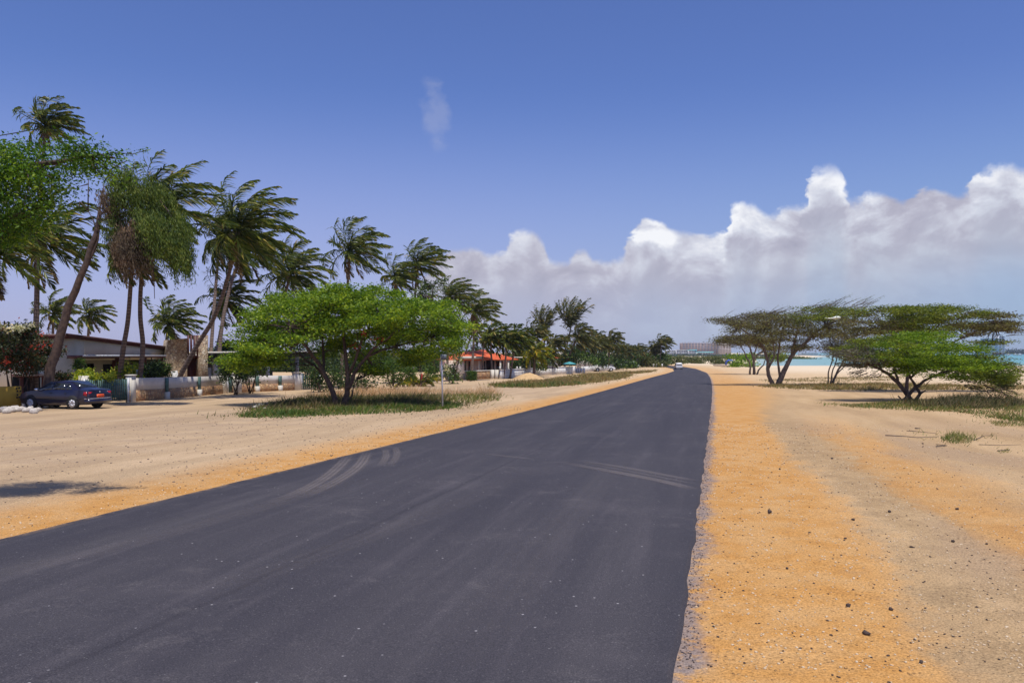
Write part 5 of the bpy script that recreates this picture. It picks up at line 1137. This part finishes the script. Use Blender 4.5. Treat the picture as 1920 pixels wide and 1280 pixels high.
for k in (.32, .62):
    a = MB(); s0, s1_ = FW.s(943), FW.s(998); b0, b1 = FW.base(s0).z, FW.base(s1_).z; za_, zb_ = FW.z(943, 694), FW.z(998, 691); FW.slant(a, s0, s1_, .0, .012, b0 + (za_ - b0) * k, b0 + (za_ - b0) * (k + .06), b1 + (zb_ - b1) * k, b1 + (zb_ - b1) * (k + .06)); a.build('stripe', M['grey_render'], t)
for px in (939.5, 971, 977):
    a = MB(); q = FW.s(px); b_ = FW.base(q); FW.box(a, q - .1, q + .1, -.2, -.02, FW.z(px, 692), FW.z(px, 687)); a.build('finial', M['white_paint'], t)
plainwall(Fr(1003, 109, 1040, 116), 1004, 1040, 691, 691, 'pale weathered wall left of the curved white wall', 'offwhite')
plainwall(Fr(1041, 118, 1074, 122), 1041, 1074, 688.5, 688, 'curved bright white wall below the tallest far palms', 'white_paint', cap='white_paint')
plainwall(Fr(1072, 124, 1082, 128), 1074, 1080, 687, 686.5, 'white pier wall at the turquoise parasol', 'white_paint')
for i, px in enumerate((1083, 1087, 1091, 1096)):
    f_ = Fr(px - 3, 128, px + 3, 128.4); a = MB(); f_.pb(a, px - 1.1, px + 1.1, 690, 700, -.25, 0); tag(a.build('wall_post', M['white_paint'], f_.base(f_.s(px))), 'short white post in the open row between the white walls', 'post', 'white posts between the far white walls')
plainwall(Fr(1090, 134, 1116, 140), 1092, 1114, 687, 686, 'white wall with a window opening left of the parked white car', 'white_paint'); plainwall(Fr(1116, 142, 1145, 150), 1115, 1144, 686, 685, 'orange-topped white wall behind the parked white car', 'offwhite', cap='stone_wall')
f_ = Fr(1143, 154, 1152, 156); t = thing('gatehouse', 'small white block right of the parked white car', 'hut', f_.base(0)); a = MB(); f_.pb(a, 1143, 1150.5, 684, 694, -1.5, 0); a.build('wall', M['white_paint'], t); a = MB(); f_.pb(a, 1142.5, 1151, 683.2, 684, -1.6, .1); a.build('roof', M['grey_render'], t)
# --- glimpsed villas between the far palms
for i, (x0, x1, y0, y1, Y, lab) in enumerate([(1028, 1046, 668, 690, 124, 'white villa with an orange roof edge left of the tallest far palms'), (1103, 1124, 666, 690, 160, 'white gabled villa glimpsed in the dense palm row'), (1200, 1206, 676, 688, 205, 'small white hut left of the far palm trio')]):
    f_ = Fr(x0, Y, x1, Y + 1); t = thing('villa', lab, 'house', f_.base(0)); a = MB(); f_.pb(a, x0, x1, y0 + 3, y1 + 6, -5, 0); a.build('wall', M['offwhite'], t)
    a = MB(); za_ = f_.z(x0, y0 + 3); s0, s1_ = f_.s(x0) - .4, f_.s(x1) + .4; h_ = 3.2 * Y / FPX
    a.add([f_.P(s0, .4, za_), f_.P(s1_, .4, za_), f_.P(s1_, -5.4, za_), f_.P(s0, -5.4, za_), f_.P(s0, -2.5, za_ + h_), f_.P(s1_, -2.5, za_ + h_)], [(0, 1, 5, 4), (2, 3, 4, 5), (0, 4, 3), (1, 2, 5), (0, 3, 2, 1)]); a.build('roof', M['orange_tile' if i == 0 else 'offwhite'], t)
    a = MB(); f_.pb(a, x0 + (x1 - x0) * .3, x0 + (x1 - x0) * .6, y0 + 8, y0 + 14, .002, .05); a.build('window', M['glass'], t)
# parasol
c = at(1068, 682, 121); t = thing('parasol', 'turquoise parasol behind the curved white wall', 'parasol', Gy(1068, 121)); a = MB(); a.tube([c + Vector((0, 0, -.05)), c + Vector((0, 0, .12)), c + Vector((0, 0, .34))], [1.1, .75, .03], 10); a.build('canopy', M['teal'], t); a = MB(); a.tube([Gy(1068, 121), c], .03, 6); a.build('pole', M['white_paint'], t)
# cube hedge and small red hydrant
f_ = Fr(880, 84, 896, 84.6); g9 = rng(9); s0, s1_ = f_.s(881), f_.s(895); z0 = f_.base(0).z; z1 = f_.z(888, 696); t = thing('clipped_hedge', 'clipped cube-shaped green hedge below the red roofed house', 'hedge', f_.base((s0 + s1_) / 2)); a = MB()
C = np.array([f_.P(g9.uniform(s0, s1_), -g9.uniform(0, .8), g9.uniform(z0 + .1, z1)) for _ in range(420)]); leafblob(a, g9, C, 12, (.04, .04, .04), .05, .5); a.build('foliage', M['leaf_mid'], t)
p = G(878, 713.5); t = thing('hydrant', 'small red and white hydrant in front of the cube-shaped hedge', 'hydrant', p); a = MB(); a.tube([p, p + Vector((0, 0, .35)), p + Vector((0, 0, .52)), p + Vector((0, 0, .62))], [.13, .12, .14, .05], 10); a.build('body', M['red_plastic'], t, smooth=True, sharp=40)
a = MB(); a.tube([p + Vector((-.2, -.03, .38)), p + Vector((.2, -.03, .38))], .06, 8); a.build('outlet', M['white_paint'], t)

# ------------------------------------------------------------------ cars
def car(label, cat, loc, heading, paint, L=4.3, W=1.68, H=1.38, group=None, detail=True, van=False, plate='plate', name='parked_car'):
    t = thing(name, label, cat, (0, 0, 0), group)
    k = L / 4.3
    st = [(-2.15, .40, .72, .72, .74, .60), (-2.10, .30, .90, .80, .93, .66), (-1.98, .24, .95, .83, .98, .68), (-1.60, .22, .95, .84, 1.00, .70), (-1.48, .22, .95, .84, 1.03, .69),
          (-.92, .21, .94, .84, 1.345, .57), (-.3, .21, .93, .84, 1.385, .58), (.3, .21, .92, .84, 1.36, .575), (1.02, .21, .90, .84, .97, .70), (1.15, .21, .89, .84, .92, .72), (1.6, .22, .84, .83, .87, .70), (1.98, .26, .72, .79, .76, .66), (2.12, .36, .62, .70, .66, .55)]
    if van: st = [(-2.15, .4, .95, .76, 1.5, .66), (-2.05, .3, .98, .82, 1.62, .68), (-1.2, .25, .98, .84, 1.68, .70), (.4, .25, .98, .84, 1.66, .69), (1.2, .25, .98, .84, 1.08, .76), (1.7, .26, .94, .83, 1.0, .74), (2.1, .3, .75, .76, .8, .66)]
    wk = W / 1.68; hk = H / (1.68 if van else 1.38)
    st = [(x * k, a * hk, b * hk, c * wk, d * hk, e * wk) for x, a, b, c, d, e in st]
    V = []; n = 8
    for x, zb_, zl, w, zt_, wr in st:
        half = [(w * .90, zb_), (w, zb_ + .13), (w * 1.01, (zb_ + zl) / 2 + .06), (w * .97, zl), (wr, zt_ - .045), (wr * .82, zt_), (wr * .4, zt_ + .012)]
        ring = half + [(-y, z) for y, z in reversed(half)]
        V += [(x, y, z) for y, z in ring]
    n = 14; F = [(i * n + j, i * n + (j + 1) % n, (i + 1) * n + (j + 1) % n, (i + 1) * n + j) for i in range(len(st) - 1) for j in range(n)]
    F += [tuple(range(n)), tuple((len(st) - 1) * n + j for j in reversed(range(n)))]
    parts = []
    a = MB(); a.add(V, F); parts.append((a.build('body', M[paint], t, smooth=True, sharp=32), None))
    X = np.array([s[0] for s in st])
    def sp(x, f, off=.012, sg=1):
        zl = np.interp(x, X, [s[2] for s in st]); w = np.interp(x, X, [s[3] for s in st]) * .97; zt_ = np.interp(x, X, [s[4] for s in st]) - .045; wr = np.interp(x, X, [s[5] for s in st])
        return (x, sg * (w + (wr - w) * f + off), zl + (zt_ - zl) * f)
    def top(x, y, off=.012): return (x, y * np.interp(x, X, [s[5] for s in st]), np.interp(x, X, [s[4] for s in st]) + off)
    def panel(name, pts, mat, par=None):
        a = MB(); c = np.mean(pts, 0); P = np.array(pts); nn = np.cross(P[1] - P[0], P[2] - P[0]); nn = nn / np.linalg.norm(nn) * .006
        kk = len(P); a.add(np.vstack([P + nn, P - nn]), [tuple(range(kk)), tuple(reversed(range(kk, 2 * kk)))] + [(i, kk + i, kk + (i + 1) % kk, (i + 1) % kk) for i in range(kk)])
        o = a.build(name, M[mat], t); parts.append((o, par)); return o
    if van: wins = [(1.05, .45, .4), (.35, -.7, .35), (-.8, -1.9, .35)]
    else: wins = [(.93, .30, .02), (-.02, -.58, -.02), (-.64, -1.02, -.9)]
    for sg in (1, -1):
        if van:
            for x0, x1, xt in ((.95, .42, .38), (.30, -.65, -.65), (-.75, -1.85, -1.85)): panel('side_window', [sp(x0 * k, .08, sg=sg), sp(x1 * k, .08, sg=sg), sp(x1 * k, .85, sg=sg), sp(min(x0, .36) * k, .85, sg=sg)], 'glass')
        else:
            panel('side_window', [sp(.88 * k, .10, sg=sg), sp(.05 * k, .08, sg=sg), sp(.05 * k, .90, sg=sg), sp(.34 * k, .88, sg=sg)], 'glass')
            panel('side_window', [sp(-.02 * k, .08, sg=sg), sp(-.74 * k, .08, sg=sg), sp(-.74 * k, .90, sg=sg), sp(-.02 * k, .90, sg=sg)], 'glass')
            panel('side_window', [sp(-.80 * k, .08, sg=sg), sp(-1.18 * k, .12, sg=sg), sp(-.90 * k, .88, sg=sg), sp(-.80 * k, .90, sg=sg)], 'glass')
    if van: panel('rear_window', [(-2.16 * k, -.55, 1.05 * hk), (-2.16 * k, .55, 1.05 * hk), (-2.12 * k, .52, 1.45 * hk), (-2.12 * k, -.52, 1.45 * hk)], 'glass'); panel('windscreen', [top(.46 * k, -.85), top(.46 * k, .85), top(1.14 * k, .85), top(1.14 * k, -.85)], 'glass')
    else:
        panel('rear_window', [top(-1.44 * k, -.86), top(-1.44 * k, .86), top(-.97 * k, .86), top(-.97 * k, -.86)], 'glass'); panel('windscreen', [top(.36 * k, -.86), top(.36 * k, .86), top(.97 * k, .90), top(.97 * k, -.90)], 'glass')
    for x in (1.30 * k, -1.24 * k):
        for sg in (1, -1):
            yw = sg * (W / 2 - .06)
            a = MB(); a.cyl((x, sg * (W / 2 - .03), .34), (0, 1, 0), .355, .10, 24); parts.append((a.build('wheel_arch', M['dark'], t), None))
            a = MB(); a.tube([(x, yw - sg * .12, .295), (x, yw - sg * .10, .295), (x, yw + sg * .07, .295), (x, yw + sg * .09, .295)], [.26, .295, .295, .27], 28); wh = a.build('wheel', M['tyre'], t, smooth=True, sharp=30); parts.append((wh, None))
            a = MB(); a.cyl((x, yw + sg * .088, .295), (0, 1, 0), .185, .02, 24)
            for q in range(9): 
                an = q * 2 * math.pi / 9; a.tube([(x + .05 * math.cos(an), yw + sg * .10, .295 + .05 * math.sin(an)), (x + .19 * math.cos(an), yw + sg * .10, .295 + .19 * math.sin(an))], [.022, .03], 5)
            parts.append((a.build('hubcap', M['alloy'], t), wh))
    if detail:
        for sg in (1, -1):
            panel('tail_lamp', [(-2.13 * k, sg * .50, .66), (-2.13 * k, sg * .74, .66), (-2.125 * k, sg * .76, .86), (-2.115 * k, sg * .50, .86)], 'red_lens')
            panel('tail_lamp', [(-2.09 * k, sg * .822, .66), (-1.88 * k, sg * .845, .70), (-1.92 * k, sg * .838, .86), (-2.08 * k, sg * .80, .86)], 'red_lens')
            panel('reversing_lamp', [(-2.14 * k, sg * .42, .70), (-2.14 * k, sg * .485, .70), (-2.12 * k, sg * .485, .82), (-2.12 * k, sg * .42, .82)], 'clear_lens')
            a = MB(); a.box(.78 * k, .92 * k, *(sorted((sg * .86, sg * 1.0))), .90, 1.02); parts.append((a.build('door_mirror', M['chrome' if sg > 0 else paint], t), None))
            panel('headlamp', [(2.07 * k, sg * .45, .55), (2.05 * k, sg * .72, .55), (2.02 * k, sg * .70, .68), (2.06 * k, sg * .45, .68)], 'clear_lens')
            a = MB(); a.tube([(1.75, sg * .86, .50), (.3, sg * .862, .50), (-1.7, sg * .858, .50)], .016, 5); parts.append((a.build('side_strip', M['dark'], t), None))
            for xx in (.12, -.76):
                a = MB(); a.box(xx - .12, xx, *(sorted((sg * .84, sg * .875))), .78, .81); parts.append((a.build('door_handle', M['dark'], t), None))
        panel('number_plate', [(-2.165, -.24, .58), (-2.165, .24, .58), (-2.150, .24, .73), (-2.150, -.24, .73)], plate)
        a = MB()
        for q in range(5): a.box(-2.180, -2.172, -.17 + q * .078, -.125 + q * .078, .625, .695)
        parts.append((a.build('plate_characters', M['plate_ink'], t), None))
        a = MB(); a.tube([(-1.95, -.85, .53), (-2.12, -.76, .53), (-2.185, -.5, .53), (-2.20, 0, .53), (-2.185, .5, .53), (-2.12, .76, .53), (-1.95, .85, .53)], .024, 6); parts.append((a.build('bumper_strip', M['chrome'], t), None))
        a = MB(); a.tube([(-1.95, -.80, .40), (-2.13, -.70, .40), (-2.19, 0, .40), (-2.13, .70, .40), (-1.95, .80, .40)], .11, 8); parts.append((a.build('bumper', M[paint], t, smooth=True), None))
        a = MB(); a.cyl((-2.125, 0, .84), (1, 0, .1), .045, .02, 16); parts.append((a.build('badge', M['chrome'], t), None))
    for o, par in parts:
        if par is not None: o.parent = par
    t.location = loc; t.rotation_euler = (0, 0, math.atan2(heading[1], heading[0])); return t
hd = Vector((-.888, .229)).normalized(); pr = G(137.5, 767); lf = Vector((-hd.y, hd.x))      # rear left wheel contact
c = Vector((pr.x, pr.y)) - lf * .78 * .91 + hd * 1.24 * .91
car('dark blue four-door saloon with orange number plate parked before the green gate', 'car', (c.x, c.y, gz(c.y)), hd, 'car_blue').scale = (.91, .91, .93)
p = G(1131, 696.3); car('small white car parked in front of the far garden walls', 'car', (p.x, p.y, gz(p.y)), (1, .12), 'car_white', 4.1, 1.6, 1.40, detail=False)
p = G(1272, 692); car('white pickup-like van driving away on the road at the far bend', 'van', (p.x, p.y, gz(p.y) + .06), (.1, 1), 'car_white', 3.2, 1.35, 1.25, detail=False, van=True, name='white_van')
p = Gy(1185, 178); car('white van parked left under the dense palm row end', 'van', (p.x, p.y, gz(p.y)), (1, .2), 'car_white', 2.9, 1.5, 1.5, detail=False, van=True, name='parked_van')
p = Gy(1199, 190); car('white van parked right beside the green scrub at the far bend', 'van', (p.x, p.y, gz(p.y)), (1, .1), 'car_white', 2.6, 1.5, 1.7, detail=False, van=True, name='parked_van')
p = Gy(1216, 196); car('yellow car parked left of the flat-topped far scrub', 'car', (p.x, p.y, gz(p.y)), (1, .1), 'yellow_paint', 3.0, 1.4, 1.1, detail=False)
for i, px in enumerate((1226, 1231, 1242)):
    f_ = Fr(px - 2, 184, px + 2, 184.2); a = MB(); f_.pb(a, px - .8, px + .8, 682, 688.5, -.25, 0); tag(a.build('white_bollard', M['white_paint'], f_.base(f_.s(px))), 'white bollard in the shade of the flat-topped far scrub', 'bollard', 'white bollards at the far bend')
for i, px in enumerate((1252, 1258)):
    p = Gy(px, 232 + i * 12); car('distant silver car %s at the roadside beyond the bend' % ('nearer' if i == 0 else 'farther'), 'car', (p.x, p.y, gz(p.y)), (.3, 1), 'chrome', 3.4, 1.6, 1.2, detail=False)

# ------------------------------------------------------------------ beached boats and tarpaulin
def boat(px, Y, L, W, Hh, head, label, mat='white_paint'):
    p = Gy(px, Y); t = thing('rowing_boat', label, 'boat', p); a = MB(); st = [(-.5, .55, .0, .9), (-.3, .9, -.0, .95), (0, 1, 0, 1), (.3, .75, .05, 1.1), (.46, .3, .2, 1.3), (.5, .04, .5, 1.4)]; V = []
    h = Vector(head).normalized(); s = Vector((h.y, -h.x))
    for x, w, zb_, zt_ in st:
        for y, z in ((-w, zt_), (-w * .7, zt_ * .35 + zb_ * .4), (0, zb_), (w * .7, zt_ * .35 + zb_ * .4), (w, zt_)):
            q = Vector((p.x, p.y)) + h * x * L + s * y * W / 2; V.append((q.x, q.y, p.z + .08 + z * Hh))
    n = 5; a.add(V, [(i * n + j, i * n + j + 1, (i + 1) * n + j + 1, (i + 1) * n + j) for i in range(5) for j in range(4)] + [(0, 1, 2, 3, 4)]); a.build('hull', M[mat], t)
    a = MB()
    for x in (-.2, .15): q = Vector((p.x, p.y)) + h * x * L; a.tube([(q.x - s.x * W * .4, q.y - s.y * W * .4, p.z + .08 + Hh * .8), (q.x + s.x * W * .4, q.y + s.y * W * .4, p.z + .08 + Hh * .8)], .07, 4)
    a.build('thwart', M['redbrown'], t)
boat(1347, 196, 2.6, 1.0, .45, (-1, .1), 'white rowing boat on the sand, bow toward the road, left of the blue tarpaulin'); boat(1358, 187, 2.4, 1.1, .45, (-1, -.2), 'nearer white boat overturned beside the low creeper', 'offwhite')
boat(1388, 200, 4.0, 1.2, .55, (1, .1), 'long pale boat hull behind the low creeper', 'offwhite')
p = Gy(1368, 200); a = MB(); g3 = rng(3); n = 9; V = [(p.x + (i - 4) * .27, p.y + (j - 2) * .4, p.z + 1.15 + (.55 - .03 * (i - 4) ** 2 - .06 * (j - 2) ** 2) + g3.uniform(-.12, .12) - (.9 if i in (0, 8) else 0)) for j in range(5) for i in range(n)]
a.add(V, [(j * n + i, j * n + i + 1, (j + 1) * n + i + 1, (j + 1) * n + i) for j in range(4) for i in range(n - 1)]); t = thing('tarpaulin_shelter', 'rumpled blue tarpaulin shelter behind the beached boats', 'tarpaulin', p)
o = a.build('cover', M['blue_cloth'], t); so_ = o.modifiers.new('thickness', 'SOLIDIFY'); so_.thickness = .04
for dx, dy in ((-.9, -.6), (.9, -.6), (-.9, .6), (.9, .6)): a = MB(); a.tube([p + Vector((dx, dy, -.05)), p + Vector((dx, dy, 1.5))], .04, 5); a.build('pole', M['bark'], t)
# plastic bag in the tree
c = at(1563, 596, Y2 - 3.2); a = MB(); gg = rng(21); V = []; n = 8
for i, (dx, r) in enumerate([(-.75, .02), (-.4, .05), (-.1, .09), (.2, .16), (.42, .13), (.6, .03)]):
    for j in range(n): an = j * 2 * math.pi / n; V.append((c.x + dx, c.y + r * math.cos(an) * gg.uniform(.7, 1.2), c.z + r * math.sin(an) * gg.uniform(.6, 1.2) + .04 * math.sin(dx * 4)))
a.add(V, [(i * n + j, i * n + (j + 1) % n, (i + 1) * n + (j + 1) % n, (i + 1) * n + j) for i in range(5) for j in range(n)]); tag(a.build('plastic_bag', M['bag'], c), 'pale torn plastic bag caught in the top of the brown-leaved tree', 'plastic bag')

# ------------------------------------------------------------------ far buildings
def block(px0, px1, py0, Y, depth, label, name, wall, storeys, bays, roofmat=None, band='hotel_dark', group=None, rough=False, top_h=0):
    f_ = Fr(px0, Y, px1, Y); t = thing(name, label, 'building', f_.base(0), group); L_ = f_.L; z0 = gz(Y) - .2; z1 = f_.z(px0, py0)
    a = MB(); f_.box(a, 0, L_, -depth, 0, z0, z1); a.build('wall', M[wall], t)
    fh = (z1 - z0) / storeys
    for k_ in range(storeys):
        for j in range(bays):
            s0 = L_ * (j + .16) / bays; s1_ = L_ * (j + .84) / bays
            a = MB(); f_.box(a, s0, s1_, .0, .12, z0 + fh * (k_ + .30), z0 + fh * (k_ + .82)); a.build('window', M[band], t)
    if not rough:
        a = MB()
        for k_ in range(storeys): f_.box(a, -.1, L_ + .1, .13, 1.2, z0 + fh * (k_ + .98) - .25, z0 + fh * (k_ + 1.0))
        a.build('balcony_slabs', M[wall], t)
    if roofmat:
        a = MB(); f_.box(a, -.3, L_ + .3, -depth - .3, 1.4, z1 + .01, z1 + max(.3, top_h)); a.build('roof', M[roofmat], t)
    if rough:
        a = MB(); gg = rng(int(px0))
        for j in range(bays * 2): s0 = L_ * (j + .5) / (bays * 2); f_.box(a, s0 - .18, s0 + .18, -2, -1.6, z1, z1 + gg.uniform(.5, 1.6))
        a.build('rebar_columns', M[wall], t)
    return t
GH = 'far hotels along the horizon'
block(1279, 1349, 643, 950, 14, 'long unfinished brown concrete block above the white hotel', 'unfinished_building', 'concrete_raw', 8, 12, None, 'hotel_dark', GH, True)
block(1350.5, 1371, 641.5, 930, 12, 'right face of the unfinished concrete block, its lit tone painted in', 'unfinished_building', 'concrete_lit', 8, 4, None, 'concrete_raw', GH, True)
block(1250, 1267, 657, 800, 10, 'left wing of the white hotel with grey balconies', 'hotel', 'hotel_white', 4, 4, 'hotel_white', 'hotel_dark', GH)
block(1268.5, 1290, 656, 795, 10, 'middle wing of the white hotel', 'hotel', 'hotel_white', 4, 5, 'hotel_white', 'hotel_dark', GH)
block(1291.5, 1306, 657, 790, 10, 'right wing of the white hotel with turquoise top storey', 'hotel', 'hotel_white', 4, 3, 'hotel_teal', 'hotel_dark', GH, top_h=.9)
block(1308, 1337, 661, 780, 10, 'low pale wing with turquoise roof in front of the unfinished block', 'hotel', 'hotel_white', 2, 6, 'hotel_teal', 'hotel_dark', GH, top_h=1.0)
block(1199, 1216, 659, 700, 10, 'pale hotel glimpsed between the palm row and the far palm trio', 'hotel', 'hotel_white', 4, 4, 'hotel_white', 'hotel_dark', GH)
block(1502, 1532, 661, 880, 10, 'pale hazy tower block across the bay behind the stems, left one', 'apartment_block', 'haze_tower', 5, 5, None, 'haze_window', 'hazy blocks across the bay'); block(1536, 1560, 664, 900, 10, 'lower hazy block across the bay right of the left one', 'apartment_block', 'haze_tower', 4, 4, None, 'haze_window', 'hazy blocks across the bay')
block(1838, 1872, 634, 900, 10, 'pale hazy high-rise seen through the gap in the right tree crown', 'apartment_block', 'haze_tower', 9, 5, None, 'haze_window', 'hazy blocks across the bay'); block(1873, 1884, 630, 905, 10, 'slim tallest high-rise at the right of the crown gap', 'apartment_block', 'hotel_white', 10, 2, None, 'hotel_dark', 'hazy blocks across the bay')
# wooded headlands
def headland(px0, px1, Y, h, seed, label, key='leaf_far'):
    g_ = rng(seed); a = MB(); n = int((px1 - px0) / 1.1); C = []; near = Y < 300
    for i in range(n): 
        p = at(px0 + (px1 - px0) * i / n, 0, Y); hh = h * (.75 + .25 * math.sin(i * .07) + .15 * math.sin(i * .23)); C += [(p.x, Y + g_.uniform(-1, 1) * (4 if near else 20), -1.4 + g_.uniform(0, hh)) for _ in range(9 if near else 4)]
    leafblob(a, g_, np.array(C), 14 if near else 8, (1, 1, .4) if near else (3, 3, h * .25), Y / (700. if near else 900.), .6); a.V[0][:, 2] = np.maximum(a.V[0][:, 2], -1.5); tag(a.build('coastal_wood', M[key], None), label, 'trees', kind='stuff')
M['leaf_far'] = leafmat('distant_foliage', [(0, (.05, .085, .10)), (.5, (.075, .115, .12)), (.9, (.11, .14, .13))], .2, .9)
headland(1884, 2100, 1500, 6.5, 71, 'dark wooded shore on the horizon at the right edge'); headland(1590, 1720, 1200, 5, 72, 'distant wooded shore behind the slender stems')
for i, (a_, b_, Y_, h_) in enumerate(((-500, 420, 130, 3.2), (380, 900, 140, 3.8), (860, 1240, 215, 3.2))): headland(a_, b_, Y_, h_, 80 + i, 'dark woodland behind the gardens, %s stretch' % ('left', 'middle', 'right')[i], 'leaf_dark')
headland(1236, 1500, 430, .9, 90, 'olive scrub belt below the far hotels', 'leaf_olive'); headland(1180, 1480, 720, 1.2, 73, 'wooded strip at the feet of the far hotels')
for i, (px, Y) in enumerate(((1890, 900), (1903, 980), (1912, 920))):
    p = at(px, 0, Y); t = thing('moored_boat', 'white boat moored off the wooded shore, %s of the three' % ('leftmost', 'middle', 'rightmost')[i], 'boat', (p.x, Y, -1.44)); a = MB(); c = (p.x, Y, -1.44)
    a.add([(c[0] - 3, Y, -.5), (c[0] - 2.4, Y - .9, -.5), (c[0] + 2.4, Y - .9, -.5), (c[0] + 3.4, Y, -.4), (c[0] + 2.4, Y + .9, -.5), (c[0] - 2.4, Y + .9, -.5), (c[0] - 2.4, Y, -1.6), (c[0] + 2.6, Y, -1.6)], [(0, 1, 6), (1, 2, 7, 6), (2, 3, 7), (3, 4, 7), (4, 5, 6, 7), (5, 0, 6), (0, 5, 4, 3, 2, 1)]); a.build('hull', M['white_paint'], t)
    a = MB(); a.box(c[0] - 1, c[0] + 1, Y - .6, Y + .6, -.49, .5); a.build('cabin', M['hotel_white'], t)

# overhead wire
a = MB(); P0 = at(-300, 262, 52); P1 = at(62, 243, 56); a.tube([P0.lerp(P1, s) + Vector((0, 0, -.5 * 4 * s * (1 - s))) for s in np.linspace(0, 1, 12)], .035, 4); tag(a.build('overhead_wire', M['wire']), 'thin dark overhead wire ending at the tallest left palm', 'wire')

# ------------------------------------------------------------------ air
a = MB(); a.box(-6100, 6100, -60, 6100, -2.6, 24)
m = bpy.data.materials.new('thin_sea_haze'); m.use_nodes = True; m.node_tree.nodes.clear(); n = N(m.node_tree)
pv = n.node('ShaderNodeVolumePrincipled'); pv.inputs['Color'].default_value = (.78, .86, 1.0, 1); pv.inputs['Density'].default_value = .00011; pv.inputs['Anisotropy'].default_value = 0.0
out = n.node('ShaderNodeOutputMaterial'); m.node_tree.links.new(pv.outputs[0], out.inputs['Volume'])
tag(a.build('haze', m), kind='stuff')
